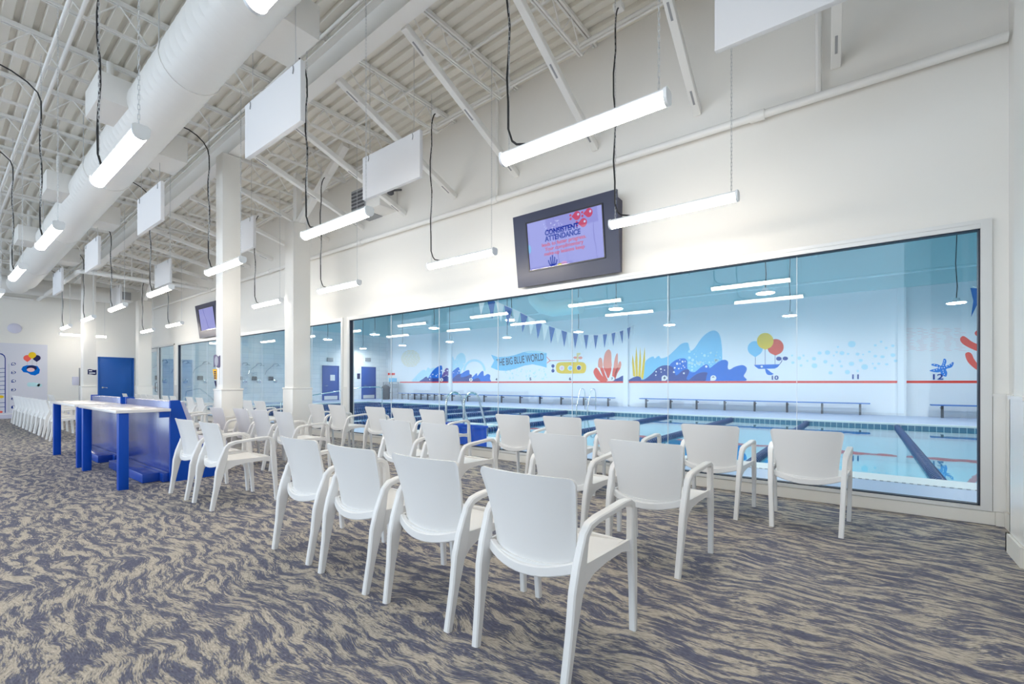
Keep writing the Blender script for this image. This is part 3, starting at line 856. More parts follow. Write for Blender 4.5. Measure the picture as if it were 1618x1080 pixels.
# ------------------------------------------------------------------ counter tables with bench backs
def counter(x0, x1, which):
    t = thing('counter_table', 'tall white-topped counter table on blue legs, %s' % which, 'table', ((x0 + x1) / 2, 1.6, 0), group='tall counter tables')
    build('tabletop', MB().bbox((x0, 1.33, .872), (x1, 1.845, .905), .003), M['top'], t)
    for xa in (x0 + .02, x1 - .11):
        build('leg', MB().bbox((xa, 1.36, 0), (xa + .09, 1.45, .871), .004), M['blue'], t)
    build('rail', MB().bbox((x1 - .06, 1.74, .80), (x1 - .02, 1.84, .871), .003), M['blue'], t)
def bench_unit(x0, x1, which):
    t = thing('banquette', 'blue banquette with high back and end panels, %s' % which, 'bench', ((x0 + x1) / 2, 2.1, 0), group='blue banquettes')
    prof = [(1.90, 0), (2.50, 0), (2.50, .40), (2.13, .44), (2.055, .70), (1.965, 1.0), (1.865, 1.0), (1.865, 0)]
    for xa in (x0, x1 - .045):
        build('end_panel', MB().prism([(xa, a, b) for a, b in prof], (.045, 0, 0)), M['blue'], t, False)
    build('back_panel', MB().bbox((x0 + .046, 1.868, .02), (x1 - .046, 1.905, .985), .002), M['bluepanel'], t)
    build('seat_base', MB().bbox((x0 + .046, 1.95, .0), (x1 - .046, 2.45, .34), .004), M['blue'], t)
    build('seat_cushion', MB().bbox((x0 + .05, 2.0, .341), (x1 - .05, 2.52, .45), .02), M['lav'], t)
    build('back_cushion', MB().prism([(x0 + .05, a, b) for a, b in ((2.075, .46), (2.20, .46), (2.16, .62), (2.02, .98), (1.94, .98))], (x1 - x0 - .1, 0, 0)), M['lav'], t, False)
    build('footrest', MB().bbox((x0 + .25, 1.63, .004), (x1 - .16, 1.80, .112), .004), M['bluedark'], t)
    build('toe_board', MB().bbox((x0 + .046, 1.80, .004), (x1 - .046, 1.866, .11), .003), M['bluedark'], t)
counter(-8.60, -6.62, 'the nearer of two')
counter(-10.86, -8.86, 'the farther of two')
bench_unit(-8.74, -6.72, 'the nearer of two')
bench_unit(-11.0, -8.98, 'the farther of two')

# ------------------------------------------------------------------ signs and small things
def wavy(cx_, cz, w, h, y, n=10):
    top = [(cx_ - w / 2 + w * i / n, y, cz + h / 2 + .018 * math.sin(2 * PI * i / n)) for i in range(n + 1)]
    bot = [(cx_ - w / 2 + w * i / n, y, cz - h / 2 + .018 * math.sin(2 * PI * i / n)) for i in range(n, -1, -1)]
    return top + bot
YC = 3.06
def onc(px, py): return on_y(px, py, YC - .004)
a, b = onc(338.3, 562), onc(347.8, 579)
r = thing('restroom_sign', 'dark wavy-edged sign with a pale figure, upper one on the column', 'sign', ((a.x + b.x) / 2, YC, b.z))
cx_, cz = (a.x + b.x) / 2, (a.z + b.z) / 2
build('plate', MB().prism(wavy(cx_, cz, b.x - a.x, a.z - b.z, YC - .012), (0, .010, 0)), M['m_plum'], r)
build('figure', MB().prism([(cx_ + .075 * math.cos(t), YC - .015, cz + .085 * math.sin(t)) for t in [2 * PI * i / 18 for i in range(18)]], (0, .003, 0)), M['m_grey'], r)
a, b = onc(336.5, 583), onc(342.5, 599)
r = thing('notice_card', 'yellow-orange tapering notice with dark lines, lower one on the column', 'sign', ((a.x + b.x) / 2, YC, b.z))
build('card', MB().prism([(a.x, YC - .010, a.z), (b.x, YC - .010, a.z), (b.x, YC - .010, b.z), (a.x + (b.x - a.x) * .45, YC - .010, b.z)], (0, .008, 0)), M['m_amber'], r, False)
mb = MB()
for i in range(4): mb.box((a.x + (b.x - a.x) * .42, YC - .013, a.z - .055 - i * .035), (b.x - .015, YC - .011, a.z - .035 - i * .035))
mb.prism([(a.x + (b.x - a.x) * .5, YC - .013, a.z - .20), (b.x - .01, YC - .013, a.z - .20), (b.x - .01, YC - .013, a.z - .33)], (0, .002, 0))
build('lettering', mb, M['m_dark'], r, False)
a = onc(343.5, 581); b = onc(345.5, 607)
tag(build('wall_plate', MB().bbox((a.x, YC - .008, b.z), (b.x + .02, YC - .001, a.z), .002), M['white']), 'narrow white plate on the column right of the orange notice', 'plate')
# door sign on the far column (faces the camera side)
XC = -19.02
a, b = on_x(138.5, 583.5, XC), on_x(152.5, 591.5, XC)
r = thing('room_sign', 'small navy wavy sign beside the blue door', 'sign', (XC, (a.y + b.y) / 2, b.z))
n = 10; w_ = b.y - a.y; hh = a.z - b.z; cy, cz = (a.y + b.y) / 2, (a.z + b.z) / 2
top = [(XC + .002, a.y + w_ * i / n, cz + hh / 2 + .012 * math.sin(2 * PI * i / n)) for i in range(n + 1)]
bot = [(XC + .002, a.y + w_ * i / n, cz - hh / 2 + .012 * math.sin(2 * PI * i / n)) for i in range(n, -1, -1)]
build('plate', MB().prism(top + bot, (.008, 0, 0)), M['m_dark'], r)
mb = MB()
for i, (s0, s1) in enumerate(((.12, .5), (.15, .85))): mb.box((XC + .0105, a.y + w_ * s0, cz + .025 - i * .07), (XC + .012, a.y + w_ * s1, cz + .055 - i * .07))
build('lettering', mb, M['m_white'], r, False)

# dispenser on its stand by the far wall
q = on_x(122.5, 595, -21.4)
r = thing('sanitizer_stand', 'grey dispenser on a slim pole before the far wall', 'dispenser', (-21.4, q.y, 0))
mb = MB().tube([(-21.4, q.y + .05, .02), (-21.4, q.y + .05, 1.72)], .018, 8); build('pole', mb, M['grey'], r)
build('base', MB().lathe([(.17, 0), (.17, .015), (.03, .03)], (-21.4, q.y + .05, 0), 20), M['grey'], r)
build('dispenser', MB().bbox((-21.46, q.y - .13, 1.13), (-21.34, q.y + .035, 1.42), .02), M['lav'], r)
# round disc on the far wall
q = on_x(23, 518.5, XL)
tag(build('wall_speaker', MB().lathe([(.17, 0), (.17, .03), (.13, .05)], (XL + .001, q.y, q.z), 28, 'X'), M['lav']), 'pale round speaker disc high on the far wall', 'speaker')

# mural panel on the far wall
XM = XL + .004
def fx(px, py, d=0.): v = on_x(px, py, XL); return (XM + d, v.y, v.z)
def zc(cx, cy): return cx * 160 / 823, 470 + cy * 210 / 1080
a = on_x(0, 543, XL); b = on_x(75, 543, XL)
r = thing('growth_chart_mural', 'pale lavender wall mural with balloons, ring and number drops', 'mural', (XL, b.y - 1.2, .6))
build('backing', MB().box((XL + .0005, b.y - 3.1, .16), (XL + .003, b.y, on_x(40, 543, XL).z)), M['m_panel'], r, False)
def fell(cx, cy, rx, ry, d, n=26):
    return [fx(*zc(cx + rx * math.cos(2 * PI * i / n), cy + ry * math.sin(2 * PI * i / n)), d) for i in range(n)]
def fpoly(pts, d): return [fx(*zc(*p), d) for p in pts]
EX = (.0015, 0, 0)
for c, cx, cy, d in (('m_coral', 222, 490, .001), ('m_dark', 298, 490, .001), ('m_yellow', 262, 466, .003)):
    mb = MB().prism(fpoly([(cx + 32 * math.cos(t), cy + 24 * math.sin(t)) for t in [math.radians(125 + 290 * i / 24) for i in range(25)]] + [(cx, cy + 32)], d), EX)
    build('balloon', mb, M[c], r, False)
mb = MB()
for x, y0_, y1_ in ((222, 520, 560), (262, 498, 552), (298, 520, 565)): mb.prism(fpoly([(x - 1.2, y0_), (x + 1.2, y0_), (x + 1.2, y1_), (x - 1.2, y1_)], .0), EX)
build('string', mb, M['m_grey'], r, False)
build('ring', MB().prism(fpoly([(172, 582), (185, 560), (215, 549), (260, 548), (305, 556), (325, 585), (318, 615), (285, 632), (250, 626), (225, 610), (190, 605)], .001), EX), M['m_blue'], r, False)
build('ring_opening', MB().prism(fell(258, 572, 42, 22, .003), EX), M['m_dark'], r, False)
build('ring_centre', MB().prism(fell(250, 586, 32, 16, .005), EX), M['m_pink'], r, False)
mb = MB()
for cx, cy, rx, ry in ((240, 705, 20, 18), (270, 705, 25, 18), (300, 708, 25, 16), (322, 712, 20, 13)): mb.prism(fell(cx, cy, rx, ry, .0004 * (cx // 25) - .0036), EX)
build('cloud', mb, M['m_cloud'], r, False)
for i, cy in enumerate((538, 607, 677, 747, 818, 888)):
    mb = MB().prism(fpoly([(110 + 19 * math.cos(t), cy + 12 * math.sin(t)) for t in [math.radians(180 + 270 * i / 20) for i in range(21)]] + [(91, cy + 12)], .001), EX)
    b_ = build('number_drop', mb, M['m_navy'], r, False)
    v = fx(*zc(110, cy), .004)
    text('numeral', str(6 - i), .10, M['m_white'], b_, Vector(v) - origin_of(b_), (PI / 2, 0, PI / 2), .003, 1.6)
mb = MB()
for i in range(40):
    yy = 540 + i * 9.8
    mb.prism(fpoly([(64, yy), (78, yy), (78, yy + 2.5), (64, yy + 2.5)], .0), EX)
build('scale_ticks', mb, M['m_grey'], r, False)
mb = MB()
mb.prism(fpoly([(38, 490), (46, 490), (46, 935), (38, 935)], .001), EX); mb.prism(fpoly([(0, 450), (20, 455), (38, 470), (46, 492), (38, 492), (30, 474), (15, 464), (0, 460)], .0012), EX)
for yy in (572, 605, 640, 675, 710, 743, 778, 850, 885): mb.prism(fpoly([(-60, yy + 4), (38, yy), (38, yy + 4), (-60, yy + 8)], .0005), EX)
build('tank_outline', mb, M['m_navy'], r, False)
build('float', MB().prism(fell(5, 805, 27, 12, .003), EX), M['m_yellow'], r, False)
build('ball', MB().prism(fell(8, 928, 14, 9, .003), EX), M['m_coral'], r, False)

# ================================================================== the pool hall
PX0, PX1, PY1 = -29.0, 9.0, 22.0
PZ = 7.0
mb = MB()
PB = (-25.5, 7.0, 7.75, 17.7)    # basin x0,x1,y0,y1
for a, b in (((PX0, YW + WT, -.25), (PX1, PB[2], 0)), ((PX0, PB[3], -.25), (PX1, PY1, 0)), ((PX0, PB[2], -.25), (PB[0], PB[3], 0)), ((PB[1], PB[2], -.25), (PX1, PB[3], 0))):
    mb.box(a, b)
struct('floor_pool', mb, M['pooldeck'])
mb = MB(); x0, x1, y0, y1 = PB
mb.box((x0, y0, -1.25), (x1, y1, -1.15))
for a, b in (((x0 - .1, y0 - .1, -1.25), (x1 + .1, y0, -.42)), ((x0 - .1, y1, -1.25), (x1 + .1, y1 + .1, -.42)), ((x0 - .1, y0, -1.25), (x0, y1, -.42)), ((x1, y0, -1.25), (x1 + .1, y1, -.42))): mb.box(a, b)
struct('floor_basin', mb, M['poolbasin'])
mb = MB()
for a, b in (((x0 - .08, y0 - .08, -.42), (x1 + .08, y0 + .004, -.045)), ((x0 - .08, y1 - .004, -.42), (x1 + .08, y1 + .08, -.045)), ((x0 - .08, y0, -.42), (x0 + .004, y1, -.045)), ((x1 - .004, y0, -.42), (x1 + .08, y1, -.045))): mb.box(a, b)
struct('trim_4', mb, M['pooltile'])
w = build('pool_water', MB().box((x0 + .006, y0 + .006, -.14), (x1 - .006, y1 - .006, -.12)), M['water'], None, False); w['kind'] = 'structure'
mb = MB()
for a, b in (((x0 - .5, y0 - .48, -.04), (x1 + .5, y0 + .03, .006)), ((x0 - .12, y1 - .03, -.04), (x1 + .12, y1 + .20, .006)), ((x0 - .2, y0, -.04), (x0 + .03, y1, .006)), ((x1 - .03, y0, -.04), (x1 + .2, y1, .006))): mb.box(a, b)
struct('trim_5', mb, M['coping'])
# grate notches of the near gutter
mb = MB(); x = -9.0
while x < 3.2: mb.box((x, y0 - .492, .0005), (x + .035, y0 - .478, .008)); x += .07
struct('trim_6', mb, M['grey'])
# walls
struct('wall_pool_back', MB().box((PX0, PY1, -.2), (PX1, PY1 + .2, 4.7)), M['poolwall'])
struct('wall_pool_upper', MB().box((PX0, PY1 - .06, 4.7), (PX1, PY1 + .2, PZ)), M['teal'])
struct('wall_pool_left', MB().box((PX0 - .2, YW + WT, 0), (PX0, PY1, 4.7)), M['showertile'])
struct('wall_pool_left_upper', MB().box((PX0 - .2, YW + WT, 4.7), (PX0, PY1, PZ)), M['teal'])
struct('wall_pool_right', MB().box((PX1, YW + WT, 0), (PX1 + .2, PY1, PZ)), M['poolwall'])
struct('wall_pool_front', MB().box((XR, YW, 0), (PX1, YW + WT, PZ)).box((PX0, YW, 0), (XL - .2, YW + WT, PZ)).box((XL - .2, YW, 6.4), (XR, YW + WT, PZ)), M['poolwall'])
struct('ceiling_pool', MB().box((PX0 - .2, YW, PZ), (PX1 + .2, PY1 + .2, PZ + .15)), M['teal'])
mb = MB()
for x in (-22.15, -9.55, 1.15): mb.box((x - .12, PY1 - .14, 0), (x + .12, PY1, 4.69))
struct('wall_pool_pilasters', mb, M['poolwall'])
mb = MB()
for xa, xb, y in ((-27.6, -22.28, PY1), (-22.02, -9.68, PY1), (-9.42, 1.02, PY1), (1.28, PX1, PY1)):
    mb.box((xa, y - .006, 1.20), (xb, y - .0005, 1.285))
struct('trim_7', mb, M['m_line'])

# beams, duct and pipes under the pool roof
for k, x in enumerate((-26.5, -21.5, -16.5, -11.5, -6.5, -1.5, 3.5)):
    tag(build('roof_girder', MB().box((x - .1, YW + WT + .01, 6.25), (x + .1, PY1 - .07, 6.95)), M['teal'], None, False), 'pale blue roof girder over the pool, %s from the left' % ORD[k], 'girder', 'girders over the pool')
dd = thing('pool_duct', 'pale blue duct under the pool roof with a curved drop', 'duct', (-9, 15, 5.8))
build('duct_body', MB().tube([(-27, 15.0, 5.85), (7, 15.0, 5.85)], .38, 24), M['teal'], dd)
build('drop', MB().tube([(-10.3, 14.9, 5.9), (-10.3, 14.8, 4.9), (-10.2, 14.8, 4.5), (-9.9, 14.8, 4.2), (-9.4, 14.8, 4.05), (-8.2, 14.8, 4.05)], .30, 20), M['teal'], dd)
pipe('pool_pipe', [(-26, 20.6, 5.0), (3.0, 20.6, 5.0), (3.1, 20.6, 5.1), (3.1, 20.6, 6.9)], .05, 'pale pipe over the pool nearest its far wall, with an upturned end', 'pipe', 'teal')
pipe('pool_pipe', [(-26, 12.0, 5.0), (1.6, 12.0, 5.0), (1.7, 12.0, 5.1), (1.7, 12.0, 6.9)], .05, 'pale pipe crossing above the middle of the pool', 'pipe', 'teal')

# high-bay lamps over the pool
hb0 = None; k = 0
for Y in (13.8, 19.0):
    for i in range(8 if Y > 15 else 7):
        x = 2.24 - 4.3 * i
        lab = 'round white high-bay lamp, %s from the right in the %s row over the pool' % (ORD[i], 'nearer' if Y < 15 else 'farther')
        if hb0 is None:
            hb0 = thing('high_bay_lamp', lab, 'lamp', (x, Y, 3.6), group='high-bay lamps over the pool')
            build('lamp_shade', MB().lathe([(.03, .16), (.07, .15), (.09, .08), (.22, .03), (.23, .012)], (0, 0, 0), 24), M['lamp'], hb0, True, True)
            build('diffuser', MB().lathe([(.215, .010), (.20, 0), (.10, -.01)], (0, 0, 0), 24), M['bay'], hb0, True, True)
            build('cord', MB().tube([(0, 0, .15), (.02, 0, .5), (-.015, 0, 1.2), (.01, 0, 2.0), (0, 0, 3.38)], .012, 6), M['black'], hb0, True, True)
        else: dup(hb0, (x, Y, 3.6), lab, 'high-bay lamps over the pool')
# unseen row of lamps, added to light the near half of the pool
for i in range(7):
    dup(hb0, (2.24 - 4.3 * i, 8.8, 5.2), 'added unseen high-bay lamp, %s from the right in the row closest to the windows' % ORD[i], 'high-bay lamps over the pool')

# lane ropes
lr0 = None
prof = []
y = PB[2] + .05
mbl = MB(); pts, rr = [], []
while y < PB[3] - .05:
    for dy, r_ in ((0, .025), (.01, .075), (.075, .075), (.085, .025)): pts.append((0, y + dy, 0)); rr.append(r_)
    y += .115
for i, x in enumerate([.82, -1.45, -3.72, -5.99, -8.26, -10.53, -12.8, -15.07, -17.34, -19.61, -21.88, -24.15]):
    lab = 'blue floating lane rope, %s from the right across the pool' % ORD[i]
    if lr0 is None:
        lr0 = build('lane_rope', MB().tube(pts, rr, 12), M['ropeblue'])
        lr0.location = (x, 0, -.10); tag(lr0, lab, 'lane rope', 'lane ropes')
    else:
        o = lr0.copy(); COL.objects.link(o); o.location = (x, 0, -.10); o['label'] = lab

# wall benches
def pool_bench(x0, x1, nl, lab):
    t = thing('pool_bench', lab, 'bench', ((x0 + x1) / 2, 21.7, 0), group='wall benches by the pool')
    build('seat', MB().bbox((x0, 21.42, .415), (x1, 21.80, .455), .006), M['bench'], t)
    for i in range(nl):
        x = x0 + .3 + (x1 - x0 - .6) * i / (nl - 1)
        build('leg', MB().box((x - .035, 21.52, 0), (x + .035, 21.60, .414)).box((x - .03, 21.52, .30), (x + .03, 21.80, .36)), M['dgrey'], t, False)
def bx(px): return on_y(px, 620, 21.6).x
pool_bench(bx(632), bx(703), 7, 'blue wall bench by the pool, farthest left, beside the grey cart')
pool_bench(bx(710), bx(970), 9, 'blue wall bench by the pool below the banner mural')
pool_bench(bx(1012), bx(1375), 8, 'blue wall bench by the pool below the balloon whale mural')
pool_bench(bx(1470), 7.5, 5, 'blue wall bench by the pool below the starfish mural')

# ladders and handrails
def ladder(x, y, lab, sgn, h=.92):
    t = thing('pool_ladder', lab, 'ladder', (x, y, 0), group='pool ladders')
    for dx in (-.27, .27):
        pts = [(x + dx, y + sgn * .62, 0), (x + dx, y + sgn * .62, h - .25)]
        for i in range(9):
            a = PI * i / 8
            pts.append((x + dx, y + sgn * (.36 + .26 * math.cos(a)), h - .25 + .25 * math.sin(a)))
        pts += [(x + dx, y + sgn * .10 * 0 - sgn * .12, .2), (x + dx, y - sgn * .22, -.8)]
        build('rail', MB().tube(pts, .024, 10), M['chrome'], t)
    for z in (-.38, -.66): build('step', MB().box((x - .25, y - sgn * .26, z), (x + .25, y - sgn * .16, z + .03)), M['white'], t, False)
ladder(-7.05, PB[2] - .02, 'chrome pool ladder at the near edge behind the window chairs', -1, 1.0)
ladder(-9.7, PB[3] + .05, 'chrome pool ladder at the far edge below the coral mural', 1, .95)
def handrail(px0, X, Y, lab):
    pass
t = thing('handrail', 'chrome ramp handrail at the left end of the largest window', 'handrail', (-19.5, 10.5, 0))
build('rail', MB().tube([(-19.3, 9.2, -.25), (-19.3, 9.2, .35), (-19.3, 9.35, .5), (-19.2, 13.0, .98), (-19.2, 13.2, 1.0), (-19.2, 14.0, 1.0), (-19.2, 14.2, .93), (-19.2, 14.2, -.3)], .024, 10), M['chrome'], t)
t = thing('handrail', 'chrome handrail seen through the second window left of the signed column', 'handrail', (-18.9, 8.0, 0))
q0, q1, q2, q3 = on_y(293, 640, 7.2), on_y(293.5, 618, 7.2), on_y(315, 613.5, 7.2), on_y(333, 627, 7.2)
build('rail', MB().tube([(q0.x, 7.2, 0), (q1.x, 7.2, q1.z - .1), (q1.x + .08, 7.2, q1.z), (q2.x, 7.2, q2.z), (q2.x + .15, 7.2, q2.z - .03), (q3.x, 7.2, q3.z), (q3.x + .5, 7.2, .45), (q3.x + .5, 7.2, 0)], .024, 10), M['chrome'], t)

# crates on the near deck, teaching platform in the water
def crate(x, y, lab, w=.26, h=.42):
    t = thing('crate', lab, 'crate', (x, y, 0), group='blue crates on the pool deck')
    mb = MB(); th = .02
    mb.box((x - w, y - .18, 0), (x + w, y + .18, .02)); mb.box((x - w, y - .18, .02), (x - w + th, y + .18, h)); mb.box((x + w - th, y - .18, .02), (x + w, y + .18, h))
    mb.box((x - w + th, y - .18, .02), (x + w - th, y - .18 + th, h)); mb.box((x - w + th, y + .18 - th, .02), (x + w - th, y + .18, h))
    build('body', mb, M['bin'], t, False)
    mb = MB(); mb.box((x - w - .02, y - .2, h - .035), (x + w + .02, y - .18, h + .005)); mb.box((x - w - .02, y + .18, h - .035), (x + w + .02, y + .2, h + .005))
    mb.box((x - w - .02, y - .18, h - .035), (x - w, y + .18, h + .005)); mb.box((x + w, y - .18, h - .035), (x + w + .02, y + .18, h + .005))
    build('rim', mb, M['bin'], t, False)
crate(-5.72, 6.15, 'blue plastic crate on the near pool deck behind the window, right one')
crate(-6.42, 6.25, 'blue plastic crate on the near pool deck behind the window, left one')
t = thing('teaching_platform', 'white low teaching platform standing in the pool near the ladder', 'platform', (-9.3, 10.3, -.3))
a = Vector((-9.6, 9.6, -.10))
mb = MB()
for x in (-10.36, -9.7, -9.05, -8.44): mb.tube([(x, 9.5, -.10), (x, 10.8, -.10)], .03, 8)
for y in (9.5, 10.15, 10.8): mb.tube([(-10.36, y, -.10), (-8.44, y, -.10)], .035, 8)
build('deck_frame', mb, M['white'], t)
for x in (-10.36, -8.44):
    for y in (9.5, 10.8): build('leg', MB().tube([(x, y, -.10), (x, y, -1.14)], .025, 8), M['white'], t)

# pennant strings
fl = thing('bunting', 'string of blue and white pennants sagging across the pool', 'bunting', (-9.04, 15, 4))
FX = -9.04
FP = [on_x(px, py, FX) for px, py in ((757, 464), (779, 474.5), (815.4, 489.8), (837, 501), (856.4, 510.7), (879, 518.7), (896.6, 524.4), (920.7, 528.4), (943, 529), (964, 526.8), (983, 522), (1005, 511.5))]
def fz(y):
    for a, b in zip(FP, FP[1:]):
        if y <= b.y: break
    return a.z + (b.z - a.z) * (y - a.y) / (b.y - a.y)
ys = [FP[0].y - .4 + i * (FP[-1].y - FP[0].y + .4) / 60 for i in range(61)]
build('cord', MB().tube([(FX, y, fz(y)) for y in ys], .01, 6), M['white'], fl)
y = FP[0].y + .1; i = 0
while y < FP[-1].y - .1:
    w_ = .205
    tilt = random.uniform(-.05, .05)
    mb = MB().prism([(FX - .004, y - w_, fz(y - w_)), (FX - .004, y + w_, fz(y + w_)), (FX + tilt, y + random.uniform(-.04, .04), fz(y) - .60)], (.008, 0, 0))
    build('pennant', mb, M['flagblue'] if i % 2 else M['white'], fl, False)
    y += .435; i += 1
t = thing('bunting', 'short bunch of pennants hanging at the right end of the largest window', 'bunting', (1.8, 12.2, 2.4))
build('cord', MB().tube([(1.66, 12.2, 3.05), (1.75, 12.2, 2.98), (2.1, 12.2, 2.8), (2.6, 12.2, 2.75), (3.0, 12.2, 3.0)], .008, 6), M['white'], t)
for i, (x, z) in enumerate(((1.70, 3.02), (1.86, 2.92), (2.02, 2.84), (2.2, 2.79), (2.38, 2.77))):
    mb = MB().prism([(x - .07, 12.19, z), (x + .07, 12.19, z - .03), (x + .05, 12.19, z - .25), (x - .06, 12.19, z - .55), (x - .03, 12.19, z - .25)], (0, .008, 0))
    build('pennant', mb, M['white'] if i % 2 else M['flagblue'], t, False)

# ------------------------------------------------------------------ painted murals on the far pool wall
def smooth_loop(P, n=5):
    out = []; m = len(P)
    for i in range(m):
        p0, p1, p2, p3 = [Vector((*P[(i + k) % m], 0)) for k in (-1, 0, 1, 2)]
        for j in range(n):
            t = j / n
            q = .5 * ((2 * p1) + (p2 - p0) * t + (2 * p0 - 5 * p1 + 4 * p2 - p3) * t * t + (3 * p1 - p0 - 3 * p2 + p3) * t ** 3)
            out.append((q.x, q.y))
    return out
def drop(cx, cy, rx, ry, ty, n=26):
    pts = [(cx + rx * math.cos(t), cy + ry * math.sin(t)) for t in [math.radians(128 + 284 * i / n) for i in range(n + 1)]]
    return pts + [(cx, ty)]
def badge(cx, cy, rx, ry, n=20):
    pts = [(cx + rx * math.cos(t), cy + ry * math.sin(t)) for t in [math.radians(180 + 270 * i / n) for i in range(n + 1)]]
    return pts + [(cx - rx, cy + ry)]
class Crop:
    def __init__(s, x, y, k): s.x, s.y, s.k = x, y, k
    def __call__(s, p): return (s.x + p[0] * s.k, s.y + p[1] * s.k)
def wallp(px, d): v = on_y(px[0], px[1], PY1); return (v.x, PY1 - .002 - .0025 * d, v.z)
TH = (0, .0015, 0)
ZRED = 1.286
def patch(mb, crop, pts, d=1, smooth=True, floor=False):
    P = smooth_loop(pts) if smooth else pts
    Q = [wallp(crop(p), d) for p in P]
    if floor: Q = [(a, b, max(c, ZRED)) for a, b, c in Q]
    return mb.prism(Q, TH)
def ell(cx, cy, rx, ry=None, n=18):
    ry = ry or rx
    return [(cx + rx * math.cos(2 * PI * i / n), cy + ry * math.sin(2 * PI * i / n)) for i in range(n)]
def mural(name, label, px, py=600):
    v = on_y(px, py, PY1)
    return thing(name, label, 'mural', (v.x, PY1 - .002, v.z))
def art(root, name, mat, crop, shapes, d=1, smooth=True, floor=False):
    mb = MB()
    for s_ in shapes: patch(mb, crop, s_, d, smooth, floor)
    return build(name, mb, M[mat], root, False)
def num(root, body, crop, p, size, mat, d=8):
    v = Vector(wallp(crop(p), d)) - origin_of(root)
    return text('numeral', body, size, M[mat], root, v, bold=.006, sx=1.25)

A = Crop(930, 500, .16069)
r = mural('wave_mural', 'large painted blue waves with white dots between lanes 7 and 9', 1110)
art(r, 'pale_crest', 'm_light', A, [[(515, 640), (535, 560), (555, 450), (600, 405), (638, 392), (650, 410), (690, 386), (715, 410), (780, 388), (850, 325), (910, 268), (972, 256), (988, 290), (1003, 333), (1040, 312), (1110, 212), (1180, 152), (1240, 137), (1285, 172), (1308, 270), (1315, 420), (1315, 640)]], 1, True, True)
art(r, 'blue_wave', 'm_blue', A, [[(778, 640), (785, 500), (850, 430), (930, 409), (968, 432), (970, 490), (985, 528), (1040, 546), (1100, 500), (1150, 470), (1178, 478), (1192, 505), (1240, 470), (1300, 432), (1345, 425), (1372, 447), (1368, 500), (1388, 520), (1440, 492), (1510, 476), (1550, 496), (1553, 530), (1525, 580), (1495, 640)]], 2, True, True)
art(r, 'indigo_wave', 'm_navy', A, [[(268, 640), (300, 600), (345, 578), (383, 590), (390, 622), (430, 602), (480, 586), (512, 598), (520, 620), (560, 610), (620, 562), (680, 503), (740, 479), (790, 482), (830, 500), (850, 560), (870, 575), (930, 527), (983, 519), (988, 550), (960, 610), (955, 640)],
                                    [(985, 640), (1050, 572), (1120, 546), (1168, 552), (1160, 585), (1135, 640)]], 3, True, True)
dots = [(712, 515, 9), (665, 540, 7), (662, 575, 7), (748, 525, 5), (715, 545, 5), (872, 462, 12), (925, 442, 10), (900, 462, 6), (898, 425, 5), (848, 503, 9), (888, 510, 8), (932, 483, 6), (945, 498, 6), (840, 545, 9), (938, 556, 9), (1158, 490, 12), (950, 440, 6), (914, 508, 5)]
art(r, 'foam_dots', 'm_white', A, [ell(*q) for q in dots], 5, False)
rr_ = random.Random(3)
sp = []
for i in range(60):
    x, y = rr_.uniform(985, 1300), rr_.uniform(330, 530)
    if y > 300 + abs(x - 1140) * .1 + 20: sp.append(ell(x, y, rr_.choice((4, 5, 6, 7, 10, 14)), None, 10))
art(r, 'spray_dots', 'm_bubble', A, sp, 1.6, False)
for p, nn in (((748, 603), '8'), ((1228, 603), '9')):
    b_ = art(r, 'number_drop', 'm_white', A, [badge(p[0], p[1], 29, 27)], 6, False)
    num(b_, nn, A, p, .16, 'm_dark', 8)

r = mural('coral_mural', 'painted red and salmon coral with number 7', 962)
art(r, 'coral_base', 'm_red', A, [[(48, 545), (72, 502), (95, 520), (130, 575), (180, 632), (130, 640), (80, 610)], [(110, 500), (140, 500), (165, 570), (190, 630), (150, 600)], [(150, 500), (222, 500), (214, 560), (192, 605), (168, 550)], [(245, 500), (288, 500), (270, 560), (240, 640), (232, 600)], [(285, 500), (315, 500), (282, 560), (255, 640), (262, 560)]], 1, True, True)
art(r, 'coral_tips', 'm_salmon', A, [[(97, 498), (98, 430), (116, 402), (134, 425), (138, 498)], [(150, 498), (152, 400), (170, 345), (200, 322), (222, 355), (225, 430), (222, 498)], [(248, 498), (262, 400), (284, 360), (288, 430), (286, 498)], [(288, 498), (300, 448), (313, 440), (322, 465), (315, 498)]], 2, True)
b_ = art(r, 'number_drop', 'm_white', A, [ell(232, 610, 26, 24)], 5, False)
num(b_, '7', A, (232, 610), .15, 'm_dark')
r = mural('seaweed_mural', 'painted yellow pointed seaweed between coral and waves', 1010)
art(r, 'blades', 'm_yellow', A, [[(438, 585), (428, 450), (433, 373), (445, 440), (462, 590)], [(465, 590), (458, 450), (469, 293), (482, 420), (485, 588)], [(488, 588), (500, 400), (507, 300), (518, 430), (512, 595)], [(515, 600), (535, 430), (553, 298), (556, 430), (545, 560), (535, 620)]], 2, False)

B = Crop(1160, 500, .16069)
r = mural('balloon_whale_mural', 'painted blue boat-shaped whale lifted by three balloons', 1210)
for nm, mat, cx, cy, rx, ry, ty, d in (('blue_balloon', 'm_light', 207, 312, 74, 72, 398, 1), ('red_balloon', 'm_red', 407, 298, 80, 78, 382, 2), ('yellow_balloon', 'm_yellow', 306, 240, 81, 80, 325, 3)):
    art(r, nm, mat, B, [drop(cx, cy, rx, ry, ty)], d, False)
art(r, 'strings', 'm_navy', B, [[(x - 2, y0_), (x + 2, y0_), (x + 2, 472), (x - 2, 472)] for x, y0_ in ((208, 398), (305, 325), (403, 382))], .5, False)
art(r, 'hull', 'm_blue', B, [[(193, 474), (452, 467), (430, 495), (400, 510), (240, 513), (218, 498)]], 2, False)
art(r, 'fin', 'm_blue', B, [[(306, 512), (330, 520), (360, 545), (387, 562), (362, 573), (330, 570), (312, 548)]], 1, True)
